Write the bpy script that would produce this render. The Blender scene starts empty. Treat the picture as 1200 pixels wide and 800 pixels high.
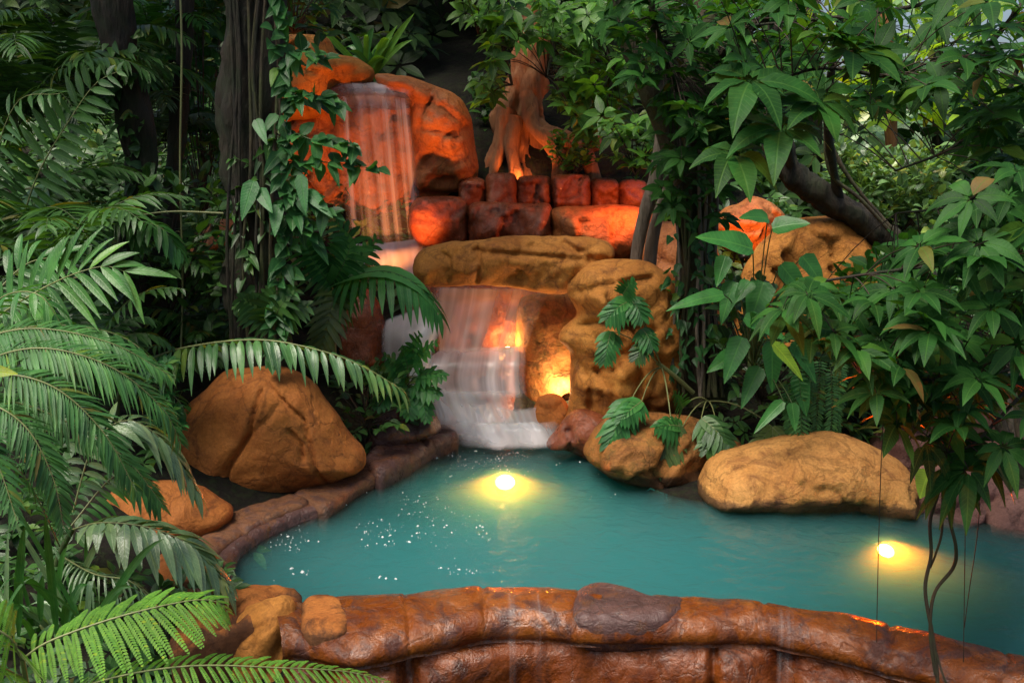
import bpy, math, random
import numpy as np
from mathutils import Vector
from mathutils.geometry import delaunay_2d_cdt

random.seed(7)
RNG = np.random.default_rng(11)
SC = bpy.context.scene
COL = SC.collection
PI = math.pi

# ------------------------------------------------------------------ camera model
CAM_H = 2.4
FPX = 1167.0
TH = math.atan((400 - 190) / FPX)
CT, ST = math.cos(TH), math.sin(TH)

def ray(px, py):
    u = (px - 600) / FPX
    v = (400 - py) / FPX
    return np.array([u, CT + v * ST, -ST + v * CT])

def P(px, py, Y):
    """the world point seen at a photo pixel, at distance Y into the garden"""
    r = ray(px, py)
    t = Y / r[1]
    return np.array([r[0] * t, Y, CAM_H + r[2] * t])

def G(px, py, z):
    r = ray(px, py)
    t = (z - CAM_H) / r[2]
    return np.array([r[0] * t, r[1] * t, z])

def PX(Y):
    return Y / FPX

# ------------------------------------------------------------------ noise (vectorised)
def _h(ix, iy, iz):
    n = (ix * 374761393 + iy * 668265263 + iz * 1442695041) & 0xffffffff
    n = ((n ^ (n >> 13)) * 1274126177) & 0xffffffff
    return ((n ^ (n >> 16)) & 0xffff) / 32767.5 - 1.0

def vnoise(p):
    p = np.asarray(p, float)
    i = np.floor(p).astype(np.int64)
    f = p - i
    f = f * f * (3 - 2 * f)
    x, y, z = i[:, 0], i[:, 1], i[:, 2]
    fx, fy, fz = f[:, 0], f[:, 1], f[:, 2]
    def L(a, b, t): return a + (b - a) * t
    c = [[[_h(x + a, y + b, z + d) for d in (0, 1)] for b in (0, 1)] for a in (0, 1)]
    return L(L(L(c[0][0][0], c[1][0][0], fx), L(c[0][1][0], c[1][1][0], fx), fy),
             L(L(c[0][0][1], c[1][0][1], fx), L(c[0][1][1], c[1][1][1], fx), fy), fz)

def fbm(p, oct=4, seed=0):
    p = np.asarray(p, float) + seed * 17.31
    s, a, out = 1.0, 0.5, 0
    for _ in range(oct):
        out = out + a * vnoise(p * s + s * 3.7)
        s *= 2.03
        a *= 0.5
    return out

def worley(p, seed=0):
    """distance gap between the two nearest cell seeds, and a sloping facet value for the nearest cell"""
    p = np.asarray(p, float); i0 = np.floor(p).astype(np.int64)
    f1 = np.full(len(p), 9.); f2 = f1.copy(); fac = np.zeros(len(p))
    for a in (-1, 0, 1):
        for b in (-1, 0, 1):
            for c in (-1, 0, 1):
                q = i0 + np.array([a, b, c]); x, y, z = q[:, 0] + seed * 7, q[:, 1], q[:, 2]
                s = q + .5 + .42 * np.stack([_h(x, y, z), _h(x + 91, y, z), _h(x, y + 57, z)], 1)
                d = p - s; r = np.linalg.norm(d, axis=1)
                sl = d[:, 0] * _h(x, y, z + 33) + d[:, 1] * _h(x + 5, y + 3, z) + d[:, 2] * _h(x, y + 11, z + 8) + .4 * _h(x + 2, y + 9, z + 4)
                near = r < f1
                f2 = np.where(near, f1, np.minimum(f2, r)); fac = np.where(near, sl, fac); f1 = np.minimum(f1, r)
    return f2 - f1, fac

def nrm(v):
    v = np.asarray(v, float)
    return v / np.maximum(np.linalg.norm(v, axis=-1, keepdims=True), 1e-9)

# ------------------------------------------------------------------ mesh builder
class MB:
    def __init__(self):
        self.v, self.f4, self.f3, self.m4, self.m3, self.n = [], [], [], [], [], 0
        self.u = []
    def add(self, v, f, mi=0, uv=None):
        v = np.asarray(v, float).reshape(-1, 3)
        f = np.asarray(f, np.int64)
        if len(v) == 0 or len(f) == 0:
            return
        self.v.append(v)
        self.u.append(np.zeros((len(v), 3)) if uv is None else uv)
        if f.shape[1] == 4:
            self.f4.append(f + self.n); self.m4.append(np.full(len(f), mi))
        else:
            self.f3.append(f + self.n); self.m3.append(np.full(len(f), mi))
        self.n += len(v)
    def build(self, name, mats, parent=None, origin=None, smooth=True):
        if parent is not None:
            origin = np.array(parent['_o'])
        v = np.concatenate(self.v)
        if origin is None:
            origin = np.array([v[:, 0].mean(), v[:, 1].mean(), v[:, 2].min()])
        origin = np.asarray(origin, float)
        f4 = np.concatenate(self.f4) if self.f4 else np.zeros((0, 4), np.int64)
        f3 = np.concatenate(self.f3) if self.f3 else np.zeros((0, 3), np.int64)
        mi = np.concatenate((self.m4 or []) + (self.m3 or []))
        me = bpy.data.meshes.new(name)
        me.vertices.add(len(v))
        me.vertices.foreach_set('co', (v - origin).astype(np.float32).ravel())
        loops = np.concatenate([f4.ravel(), f3.ravel()])
        me.loops.add(len(loops))
        me.loops.foreach_set('vertex_index', loops.astype(np.int32))
        me.polygons.add(len(f4) + len(f3))
        st = np.concatenate([np.arange(len(f4)) * 4, len(f4) * 4 + np.arange(len(f3)) * 3])
        me.polygons.foreach_set('loop_start', st.astype(np.int32))
        me.polygons.foreach_set('material_index', mi.astype(np.int32))
        me.polygons.foreach_set('use_smooth', np.full(len(mi), smooth))
        me.update(calc_edges=True)
        u = np.concatenate(self.u)
        if u.any():
            at = me.attributes.new('blade', 'FLOAT_VECTOR', 'POINT')
            at.data.foreach_set('vector', u.astype(np.float32).ravel())
        if not isinstance(mats, (list, tuple)):
            mats = [mats]
        for m in mats:
            me.materials.append(m)
        o = bpy.data.objects.new(name, me)
        COL.objects.link(o)
        o['_o'] = [float(c) for c in origin]
        if parent is not None:
            o.parent = parent
        else:
            o.location = origin
        return o

def thing(name, label, cat, loc, group=None):
    o = bpy.data.objects.new(name, None)
    COL.objects.link(o)
    o.empty_display_size = 0.1
    o.location = [float(c) for c in loc]
    o['_o'] = [float(c) for c in loc]
    return tag(o, label, cat, group)

def tag(o, label, cat, group=None, kind=None):
    o['label'] = label
    o['category'] = cat
    if group: o['group'] = group
    if kind: o['kind'] = kind
    return o

def setting(o, kind='structure', label=None, cat=None):
    o['kind'] = kind
    if label: o['label'] = label
    if cat: o['category'] = cat
    return o

# ------------------------------------------------------------------ curves
def spline(pts, n):
    p = np.asarray(pts, float)
    if len(p) == 2:
        t = np.linspace(0, 1, n)[:, None]
        return p[0] * (1 - t) + p[1] * t
    q = np.vstack([2 * p[0] - p[1], p, 2 * p[-1] - p[-2]])
    seg = len(p) - 1
    out = []
    for t in np.linspace(0, seg - 1e-6, n):
        k = int(t); f = t - k
        a, b, c, d = q[k], q[k + 1], q[k + 2], q[k + 3]
        out.append(0.5 * ((2 * b) + (c - a) * f + (2 * a - 5 * b + 4 * c - d) * f * f + (3 * b - a - 3 * c + d) * f ** 3))
    p = np.array(out)
    d = np.r_[0, np.cumsum(np.linalg.norm(np.diff(p, axis=0), axis=1))]
    t = np.linspace(0, d[-1], n)
    return np.stack([np.interp(t, d, p[:, i]) for i in range(p.shape[1])], 1)

def tube(mb, path, rad, k=8, mi=0, rough=0.0, seed=0, rs=6.0):
    p = np.asarray(path, float)
    n = len(p)
    r = np.interp(np.linspace(0, 1, n), np.linspace(0, 1, len(np.atleast_1d(rad))), np.atleast_1d(rad))
    T = nrm(np.gradient(p, axis=0))
    ref = np.array([0.31, 0.83, 0.12]) if abs(T[0] @ np.array([0, 1, 0])) < .8 else np.array([1., .1, .2])
    A = nrm(np.cross(T, ref)); B = np.cross(T, A)
    th = np.linspace(0, 2 * PI, k, endpoint=False)
    ring = A[:, None, :] * np.cos(th)[None, :, None] + B[:, None, :] * np.sin(th)[None, :, None]
    rr = r[:, None] * np.ones((1, k))
    if rough:
        q = (p[:, None, :] + ring * r[:, None, None]).reshape(-1, 3)
        q2 = q * np.array([rs, rs, rs * .25])
        rr = rr * (1 + rough * fbm(q2, 4, seed).reshape(n, k) * 1.6)
    v = (p[:, None, :] + ring * rr[:, :, None]).reshape(-1, 3)
    i = np.arange(n - 1)[:, None] * k; j = np.arange(k)[None, :]; j2 = (j + 1) % k
    f = np.stack([i + j, i + j2, i + k + j2, i + k + j], -1).reshape(-1, 4)
    mb.add(v, f, mi)

def sticks(mb, p0, p1, r0, r1=None, sag=0.0, mi=0, seg=3):
    """many thin three-sided stems at once"""
    p0 = np.atleast_2d(p0); p1 = np.atleast_2d(p1)
    M = len(p0)
    if M == 0: return
    r0 = np.broadcast_to(r0, M); r1 = r0 * .6 if r1 is None else np.broadcast_to(r1, M)
    t = np.linspace(0, 1, seg + 1)
    d = p1 - p0
    L = np.linalg.norm(d, axis=1)
    T = nrm(d)
    A = nrm(np.cross(T, np.array([.3, .9, .2]))); B = np.cross(T, A)
    c = p0[:, None] + d[:, None] * t[None, :, None]
    c[:, :, 2] += (sag * L)[:, None] * (4 * (t - t * t))[None, :]
    r = r0[:, None] * (1 - t) + r1[:, None] * t
    th = np.array([0, 2 * PI / 3, 4 * PI / 3])
    ring = A[:, None, :] * np.cos(th)[None, :, None] + B[:, None, :] * np.sin(th)[None, :, None]
    v = c[:, :, None, :] + ring[:, None] * r[:, :, None, None]
    base = (np.arange(M) * (seg + 1) * 3)[:, None, None]
    i = (np.arange(seg) * 3)[None, :, None]; j = np.arange(3)[None, None, :]; j2 = (j + 1) % 3
    f = np.stack([base + i + j, base + i + j2, base + i + 3 + j2, base + i + 3 + j], -1).reshape(-1, 4)
    mb.add(v.reshape(-1, 3), f, mi)

# ------------------------------------------------------------------ leaves
PROF = {
    'lance': lambda y: np.sin(PI * y ** 0.75) ** 0.85,
    'ovate': lambda y: np.sin(PI * np.clip(y, 0, 1) ** 0.78) ** 0.9 * (1 - .25 * y),
    'strap': lambda y: np.minimum(1, .35 + y * 4) * np.clip((1 - y) * 2.6, 0, 1) ** 0.7,
    'obo': lambda y: np.sin(PI * y ** 1.25) ** 0.9,
    'heart': lambda y: np.clip(np.sin(PI * np.clip(y * .86 + .14, 0, 1) ** 0.55), 0, 1) ** 0.75,
}
def leaves(mb, p, d, n, L, W, droop=0.3, k=4, prof='lance', fold=0.25, mi=0, curl=0.0, wave=0.0):
    """M leaves: base p, axis d, face normal n, length L, half width W (metres)"""
    p = np.atleast_2d(p).astype(float); M = len(p)
    if M == 0: return
    d = nrm(np.broadcast_to(d, (M, 3))); n = np.broadcast_to(n, (M, 3))
    s = nrm(np.cross(d, n)); n = np.cross(s, d)
    L = np.broadcast_to(L, M).astype(float); W = np.broadcast_to(W, M).astype(float)
    droop = np.broadcast_to(droop, M).astype(float)
    y = np.linspace(0, 1, k + 1)
    w = np.maximum(PROF[prof](np.clip(y, 1e-4, 1 - 1e-4)), 0.03)
    if prof == 'heart': w[0] = .45
    x = np.array([-1, 0, 1.])
    g = np.array([0, 0, -1.])
    c = p[:, None] + d[:, None] * (L[:, None] * (y - .18 * droop[:, None] * y ** 2))[..., None] \
        + g * (L * droop)[:, None, None] * (y ** 2 * .55)[None, :, None]
    side = s[:, None, None] * (W[:, None, None] * w[None, :, None] * x[None, None, :])[..., None]
    up = n[:, None, None] * (W[:, None, None] * w[None, :, None] * (fold * np.abs(x) )[None, None, :])[..., None]
    v = c[:, :, None] + side + up
    if wave:
        ph = RNG.uniform(0, 6.28, (M, 1, 1))
        wv = np.sin(y[None, :, None] * 13 + x[None, None, :] * 1.5 + ph) * np.abs(x)[None, None, :] * wave * W[:, None, None]
        v = v + n[:, None, None] * wv[..., None]
    base = (np.arange(M) * (k + 1) * 3)[:, None, None]
    i = (np.arange(k) * 3)[None, :, None]; j = np.arange(2)[None, None, :]
    f = np.stack([base + i + j, base + i + j + 1, base + i + 3 + j + 1, base + i + 3 + j], -1).reshape(-1, 4)
    uv = np.zeros((M, k + 1, 3, 3)); uv[..., 0] = x[None, None, :] * w[None, :, None]; uv[..., 1] = y[None, :, None]; uv[..., 2] = (L / np.maximum(W, 1e-4))[:, None, None]
    mb.add(v.reshape(-1, 3), f, mi, uv.reshape(-1, 3))

def frond(mb, pts, n, L, W, ang=55, droop=0.5, lift=0.15, up=(0, -.35, 1), start=.12, prof='strap', k=4,
          rr=.006, fold=.3, jit=.12, tipL=.3, baseL=.55, twist=0., bi=0, roll=0., one=None, gap=0.0):
    """a pinnate leaf: rachis through pts, n pairs of leaflets (bi>0: each leaflet is itself a comb of bi pairs)"""
    c = spline(pts, max(24, n))
    tube(mb, c, [rr, rr * .8, rr * .25], 5, 1)
    t = np.linspace(start, .995, n)
    tt = np.linspace(0, 1, len(c))
    q = np.stack([np.interp(t, tt, c[:, i]) for i in range(3)], 1)
    T = nrm(np.gradient(c, axis=0))
    T = nrm(np.stack([np.interp(t, tt, T[:, i]) for i in range(3)], 1))
    upv = nrm(np.array(up, float))
    N = nrm(upv - T * (T @ upv)[:, None])
    S = np.cross(T, N)
    u = (t - start) / (1 - start)
    prof_l = np.interp(u, [0, .25, .55, .85, 1], [baseL, .95, 1, .62, tipL])
    a = np.radians(np.interp(u, [0, 1], [ang + 15, ang - 25]))
    for sg in (-1, 1):
        if one and sg != one: continue
        keep = RNG.random(n) > gap
        ja = RNG.normal(0, jit, (n, 3))
        rl = roll * sg
        d = S * (sg * np.sin(a))[:, None] + T * np.cos(a)[:, None] + N * lift + ja * .5
        d = nrm(d); d[:, 2] -= droop * .35; d = nrm(d)
        nn = nrm(N + S * (sg * .25 + rl) + ja)
        LL = L * prof_l * (1 + RNG.normal(0, .04 + .5 * jit, n))
        if not bi:
            leaves(mb, q[keep], d[keep], nn[keep], LL[keep], W * np.sqrt(prof_l)[keep] * RNG.uniform(1 - jit * 2, 1 + jit, keep.sum()), np.clip(RNG.normal(droop, droop * (.08 + jit), keep.sum()), 0, 1.6), k, prof, fold)
        else:
            s = nrm(np.cross(d, nn)); nn = np.cross(s, d)
            m = bi
            y = np.linspace(.04, .97, m)
            base = q[:, None] + d[:, None] * (LL[:, None] * y)[..., None] + np.array([0, 0, -1.]) * (LL * droop)[:, None, None] * (y ** 2 * .5)[None, :, None]
            base = base.reshape(-1, 3)
            dd = np.repeat(nrm(d + np.array([0, 0, -droop * .3])), m, 0); ss = np.repeat(s, m, 0); n2 = np.repeat(nn, m, 0)
            pl = np.tile(np.sin(PI * (y * .86 + .14)) ** .6, n) * np.repeat(np.sqrt(prof_l), m)
            sticks(mb, q, q + d * LL[:, None] + np.array([0, 0, -1.]) * (LL * droop * .5)[:, None], .0011, .0005, 0, 1, 1)
            for s2 in (-1, 1):
                dv = nrm(ss * s2 * .85 + dd * .5 + np.array([0, 0, -.12]))
                leaves(mb, base, dv, n2 + RNG.normal(0, .08, n2.shape), W * pl, np.repeat(LL, m) / m * .62, .15, 2, 'strap', .2)

def palmate(mb, c, ax, m, L, W, droop=.45, prof='ovate', k=5, fold=.2, spread=1.9 * PI, wave=.08, lift=.15):
    """umbrella leaves: clusters of m leaflets round each centre c, face normal ax"""
    c = np.atleast_2d(c); M = len(c)
    ax = nrm(np.broadcast_to(ax, (M, 3)))
    A = nrm(np.cross(ax, RNG.normal(0, 1, (M, 3)))); B = np.cross(ax, A)
    L = np.broadcast_to(L, M); W = np.broadcast_to(W, M)
    pp, dd, nn, ll, ww, dr = [], [], [], [], [], []
    for i in range(m):
        a = spread * (i - (m - 1) / 2) / m + RNG.normal(0, .1, M)
        d = A * np.cos(a)[:, None] + B * np.sin(a)[:, None] + ax * lift
        sc = 1 - .32 * abs(i - (m - 1) / 2) / (m / 2) + RNG.normal(0, .06, M)
        pp.append(c); dd.append(d); nn.append(ax + RNG.normal(0, .15, (M, 3))); ll.append(L * sc); ww.append(W * sc)
        dr.append(np.clip(RNG.normal(droop, .15, M), .05, 1.2))
    pp = np.concatenate(pp); dd = nrm(np.concatenate(dd)); ll = np.concatenate(ll)
    st = dd * (ll * .1)[:, None]
    leaves(mb, pp + st, dd, np.concatenate(nn), ll, np.concatenate(ww), np.concatenate(dr), k, prof, fold, wave=wave)

def inside(poly, q):
    poly = np.asarray(poly, float); q = np.asarray(q, float)
    r = np.zeros(len(q), bool)
    x, y = q[:, 0], q[:, 1]
    j = len(poly) - 1
    for i in range(len(poly)):
        xi, yi = poly[i]; xj, yj = poly[j]
        with np.errstate(divide='ignore', invalid='ignore'):
            c = ((yi > y) != (yj > y)) & (x < (xj - xi) * (y - yi) / (yj - yi + 1e-12) + xi)
        r ^= c
        j = i
    return r

def seg_dist(q, a, b):
    ab = b - a
    t = np.clip(((q - a) @ ab) / max(ab @ ab, 1e-12), 0, 1)
    return np.linalg.norm(q - (a + t[:, None] * ab), axis=1)

def line_dist(q, pts):
    pts = np.asarray(pts, float)
    d = np.full(len(q), 1e9)
    for i in range(len(pts) - 1):
        d = np.minimum(d, seg_dist(q, pts[i], pts[i + 1]))
    return d

def scatter(poly, n, Y0, Y1):
    """n points through the volume behind a photo region, between two distances"""
    poly = np.asarray(poly, float)
    lo, hi = poly.min(0), poly.max(0)
    out = np.zeros((0, 2))
    while len(out) < n:
        q = RNG.uniform(lo, hi, (n * 3, 2))
        out = np.vstack([out, q[inside(poly, q)]])
    out = out[:n]
    Y = RNG.uniform(Y0, Y1, n)
    return np.array([P(a, b, y) for (a, b), y in zip(out, Y)])

# ------------------------------------------------------------------ rocks
def closed(poly, step):
    p = np.asarray(poly, float)
    q = []
    N = len(p)
    for i in range(N):
        a, b, c, d = p[i - 1], p[i], p[(i + 1) % N], p[(i + 2) % N]
        m = max(2, int(np.linalg.norm(c - b) / step))
        for f in np.arange(m) / m:
            q.append(0.5 * ((2 * b) + (c - a) * f + (2 * a - 5 * b + 4 * c - d) * f * f + (3 * b - a - 3 * c + d) * f ** 3))
    return np.array(q)

def inflate(poly, step, cap=None, wob=0.0, seed=0):
    o = closed(poly, step)
    if wob:
        o = o + wob * np.stack([fbm(np.c_[o / (step * 9), np.full(len(o), 3.)], 4, seed),
                                fbm(np.c_[o / (step * 9), np.full(len(o), 9.)], 4, seed)], 1)
    lo, hi = o.min(0), o.max(0)
    gx, gy = np.meshgrid(np.arange(lo[0], hi[0], step), np.arange(lo[1], hi[1], step * .87))
    gx = gx + (np.arange(gx.shape[0]) % 2)[:, None] * step * .5
    g = np.c_[gx.ravel(), gy.ravel()] + RNG.uniform(-.12, .12, (gx.size, 2)) * step
    g = g[inside(o, g)]
    oc = np.vstack([o, o[:1]])
    g = g[line_dist(g, oc) > step * .55]
    # extra ring close to the edge so that the rim is round
    allp = np.vstack([o, g])
    E = [(i, (i + 1) % len(o)) for i in range(len(o))]
    V, _, F, _, _, _ = delaunay_2d_cdt([Vector(c) for c in allp], E, [], 1, 1e-6)
    V = np.array([(v.x, v.y) for v in V])
    F = np.array([f for f in F if len(f) == 3])
    d = line_dist(V, oc)
    d[d < 1e-4 * step] = 0
    cap = cap or max(d.max(), 1e-6)
    r = np.clip(d / cap, 0, 1)
    return V, F, d, np.sqrt(np.clip(1 - (1 - r) ** 2, 0, 1)), r

def rock(mb, poly, Y, T, step=5, cap=None, back=.9, lump=.16, lf=2.2, cracks=(), cw=3.0, cd=.05, wob=4.0, seed=0, lean=0.0, mi=0, dents=(), facet=1.0):
    """a solid boulder whose outline stands at distance Y; T metres bulge to the front, T*back to the rear"""
    V, F, d, b, r = inflate(poly, step, cap, wob, seed)
    w = np.array([P(x, y, Y) for x, y in V])
    nz = fbm(w * lf, 4, seed) * lump * (.35 + T) + fbm(w * lf * 4, 3, seed + 5) * lump * .3 * (.35 + T)
    gap, fac = worley(w * lf * .85 + .25 * fbm(w * lf * 2, 2, seed)[:, None], seed)
    front = T * b + nz * np.minimum(1, r * 3)
    edge = np.minimum(1, r * 5)
    front = front + facet * (.35 + T) * (.22 * fac - .07 * np.exp(-(gap / .07) ** 2)) * np.minimum(1, r * 2.5)
    for ln in cracks:
        dl = line_dist(V, ln)
        front = front - cd * np.exp(-(dl / cw) ** 2) * edge - cd * .12 * np.exp(-(dl / (cw * 4)) ** 2) * edge
    for (cx, cy, rx, ry, dep) in dents:
        front = front - dep * np.exp(-(((V[:, 0] - cx) / rx) ** 2 + ((V[:, 1] - cy) / ry) ** 2)) * edge
    zc = w[:, 2] - w[:, 2].min()
    vf = w.copy(); vf[:, 1] -= front - lean * zc
    bk = back * T * b + fbm(w * lf + 40, 3, seed) * lump * .5 * np.minimum(1, r * 3)
    vb = w.copy(); vb[:, 1] += bk + lean * zc
    n = len(w)
    on = d == 0
    idx = np.arange(n) + n
    idx[on] = np.where(on)[0]
    # orient: front faces look towards -Y
    a, c2, e = V[F[:, 0]], V[F[:, 1]], V[F[:, 2]]
    cr = (c2[:, 0] - a[:, 0]) * (e[:, 1] - a[:, 1]) - (c2[:, 1] - a[:, 1]) * (e[:, 0] - a[:, 0])
    F = np.where((cr > 0)[:, None], F[:, ::-1], F)
    vv = np.vstack([vf, vb])
    mb.add(vv, np.vstack([F, idx[F[:, ::-1]]]), mi)

def slab(mb, poly_px, z, T, down=.5, step=.035, cap=.10, lump=.05, lf=4, wob=.02, seed=0, cracks=(), cd=.03, cw=.015, mi=0, tilt=(0, 0)):
    """a flat stone lying on the ground: outline projected on the level z, edge rounded over cap metres"""
    poly = np.array([G(x, y, z)[:2] for x, y in poly_px])
    V, F, d, b, r = inflate(poly, step, cap, wob, seed)
    w = np.c_[V, np.full(len(V), z)]
    c0 = V.mean(0)
    top = T * b + fbm(w * lf, 4, seed) * lump * np.minimum(1, r * 2.5) + (V - c0) @ np.array(tilt)
    for ln in cracks:
        lw = np.array([G(x, y, z)[:2] for x, y in ln])
        top = top - cd * np.exp(-(line_dist(V, lw) / cw) ** 2)
    vt = w.copy(); vt[:, 2] += top
    vb = w.copy(); vb[:, 2] -= down * b
    n = len(w); on = d == 0
    idx = np.arange(n) + n; idx[on] = np.where(on)[0]
    a, c2, e = V[F[:, 0]], V[F[:, 1]], V[F[:, 2]]
    cr = (c2[:, 0] - a[:, 0]) * (e[:, 1] - a[:, 1]) - (c2[:, 1] - a[:, 1]) * (e[:, 0] - a[:, 0])
    F = np.where((cr < 0)[:, None], F[:, ::-1], F)
    mb.add(np.vstack([vt, vb]), np.vstack([F, idx[F[:, ::-1]]]), mi)
# ------------------------------------------------------------------ materials
def nt(name):
    m = bpy.data.materials.new(name)
    m.use_nodes = True
    t = m.node_tree
    for n in list(t.nodes): t.nodes.remove(n)
    return m, t, lambda k, **kw: _node(t, k, **kw)

def _node(t, k, **kw):
    n = t.nodes.new(k)
    for a, b in kw.items():
        if a.startswith('i_'):
            key = a[2:]
            key = int(key) if key.isdigit() else key.replace('_', ' ')
            n.inputs[key].default_value = b
        else:
            setattr(n, a, b)
    return n

def ramp(N, stops, interp='LINEAR'):
    r = N('ShaderNodeValToRGB')
    r.color_ramp.interpolation = interp
    e = r.color_ramp.elements
    while len(e) < len(stops): e.new(.5)
    for x, (p, c) in zip(e, stops):
        x.position = p
        x.color = (c if isinstance(c, (tuple, list)) else (c, c, c)) + (1,) if not (isinstance(c, tuple) and len(c) == 4) else c
    return r

def c3(c): return tuple(c) + (1,)

def rock_mat(name, ca, cb, cs, stain=.5, rough=(.75, .95), bump=.5, scale=1.0, wet=0.0, moss=0.0, tide=None):
    m, t, N = nt(name)
    lk = t.links.new
    out = N('ShaderNodeOutputMaterial'); b = N('ShaderNodeBsdfPrincipled')
    tc = N('ShaderNodeTexCoord')
    n1 = N('ShaderNodeTexNoise', i_Scale=2.6 * scale, i_Detail=9.0, i_Roughness=.62, i_Distortion=.6)
    n2 = N('ShaderNodeTexNoise', i_Scale=4.3 * scale, i_Detail=10.0, i_Roughness=.68, i_Distortion=1.1)
    n3 = N('ShaderNodeTexNoise', i_Scale=55 * scale, i_Detail=5.0, i_Roughness=.7)
    n4 = N('ShaderNodeTexNoise', i_Scale=9 * scale, i_Detail=10.0, i_Roughness=.6, i_Distortion=.5)
    vo = N('ShaderNodeTexVoronoi', feature='DISTANCE_TO_EDGE', i_Scale=2.1 * scale)
    for n in (n1, n2, n3, n4): lk(tc.outputs['Object'], n.inputs['Vector'])
    wp = N('ShaderNodeVectorMath', operation='MULTIPLY_ADD'); wp.inputs[1].default_value = (.5, .5, .5)
    lk(n1.outputs['Color'], wp.inputs[0]); lk(tc.outputs['Object'], wp.inputs[2]); lk(wp.outputs[0], vo.inputs['Vector'])
    r1 = ramp(N, [(.36, ca), (.64, cb)])
    lk(n1.outputs['Fac'], r1.inputs['Fac'])
    r2 = ramp(N, [(.5 + .12 * (1 - stain) - .1 * stain, 0.0), (.66 + .1 * (1 - stain) - .12 * stain, 1.0)])
    lk(n2.outputs['Fac'], r2.inputs['Fac'])
    mx = N('ShaderNodeMix', data_type='RGBA'); lk(r2.outputs['Color'], mx.inputs['Factor'])
    sm = N('ShaderNodeMath', operation='MULTIPLY', i_1=.85); lk(r2.outputs['Color'], sm.inputs[0]); lk(sm.outputs[0], mx.inputs['Factor'])
    lk(r1.outputs['Color'], mx.inputs['A']); mx.inputs['B'].default_value = c3(cs)
    gr = ramp(N, [(.3, .62), (.7, 1.18)])
    lk(n3.outputs['Fac'], gr.inputs['Fac'])
    mg = N('ShaderNodeMix', data_type='RGBA', blend_type='MULTIPLY'); mg.inputs['Factor'].default_value = .8
    lk(mx.outputs['Result'], mg.inputs['A']); lk(gr.outputs['Color'], mg.inputs['B'])
    colour = mg.outputs['Result']
    # fine dark veins where dirt sits
    vr = ramp(N, [(0.0, .45), (.035, 1.0)])
    lk(vo.outputs['Distance'], vr.inputs['Fac'])
    mv = N('ShaderNodeMix', data_type='RGBA', blend_type='MULTIPLY'); mv.inputs['Factor'].default_value = .55
    lk(colour, mv.inputs['A']); lk(vr.outputs['Color'], mv.inputs['B'])
    colour = mv.outputs['Result']
    if moss:
        mr = ramp(N, [(.48, 0.0), (.62, 1.0)]); lk(n4.outputs['Fac'], mr.inputs['Fac'])
        mm = N('ShaderNodeMath', operation='MULTIPLY', i_1=moss); lk(mr.outputs['Color'], mm.inputs[0])
        mo = N('ShaderNodeMix', data_type='RGBA'); lk(mm.outputs[0], mo.inputs['Factor'])
        lk(colour, mo.inputs['A']); mo.inputs['B'].default_value = (.035, .06, .015, 1)
        colour = mo.outputs['Result']
    if tide is not None:
        # rock that stands in the pool is soaked dark up to a ragged line just above the water
        ge = N('ShaderNodeNewGeometry'); sz = N('ShaderNodeSeparateXYZ'); lk(ge.outputs['Position'], sz.inputs[0])
        tz = N('ShaderNodeMath', operation='MULTIPLY_ADD', i_1=-.14); lk(n2.outputs['Fac'], tz.inputs[0]); lk(sz.outputs['Z'], tz.inputs[2])
        tm = N('ShaderNodeMapRange'); tm.inputs['From Min'].default_value = tide - .07; tm.inputs['From Max'].default_value = tide - .04
        tm.inputs['To Min'].default_value = .8; tm.inputs['To Max'].default_value = 0; lk(tz.outputs[0], tm.inputs['Value'])
        td = N('ShaderNodeMix', data_type='RGBA'); lk(tm.outputs[0], td.inputs['Factor']); lk(colour, td.inputs['A']); td.inputs['B'].default_value = (.045, .022, .012, 1)
        colour = td.outputs['Result']
    lk(colour, b.inputs['Base Color'])
    rr = ramp(N, [(.35, rough[0]), (.65, rough[1])]); lk(n4.outputs['Fac'], rr.inputs['Fac'])
    lk(rr.outputs['Color'], b.inputs['Roughness'])
    b.inputs['Specular IOR Level'].default_value = .28
    if wet:
        wr = ramp(N, [(.46, .05), (.56, 1.0)]); lk(n1.outputs['Fac'], wr.inputs['Fac'])
        wm = N('ShaderNodeMath', operation='MULTIPLY', i_1=wet); lk(wr.outputs['Color'], wm.inputs[0]); lk(wm.outputs[0], b.inputs['Coat Weight'])
    b.inputs['Coat Roughness'].default_value = .06
    ad = N('ShaderNodeMath', operation='MULTIPLY_ADD', i_1=.22); lk(n3.outputs['Fac'], ad.inputs[0]); lk(n4.outputs['Fac'], ad.inputs[2])
    ad2 = N('ShaderNodeMath', operation='MULTIPLY_ADD', i_1=.25); lk(vr.outputs['Color'], ad2.inputs[0]); lk(ad.outputs[0], ad2.inputs[2])
    bp = N('ShaderNodeBump', i_Strength=bump, i_Distance=.045); lk(ad2.outputs[0], bp.inputs['Height'])
    lk(bp.outputs['Normal'], b.inputs['Normal']); lk(bp.outputs['Normal'], b.inputs['Coat Normal'])
    lk(b.outputs[0], out.inputs['Surface'])
    return m

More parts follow.
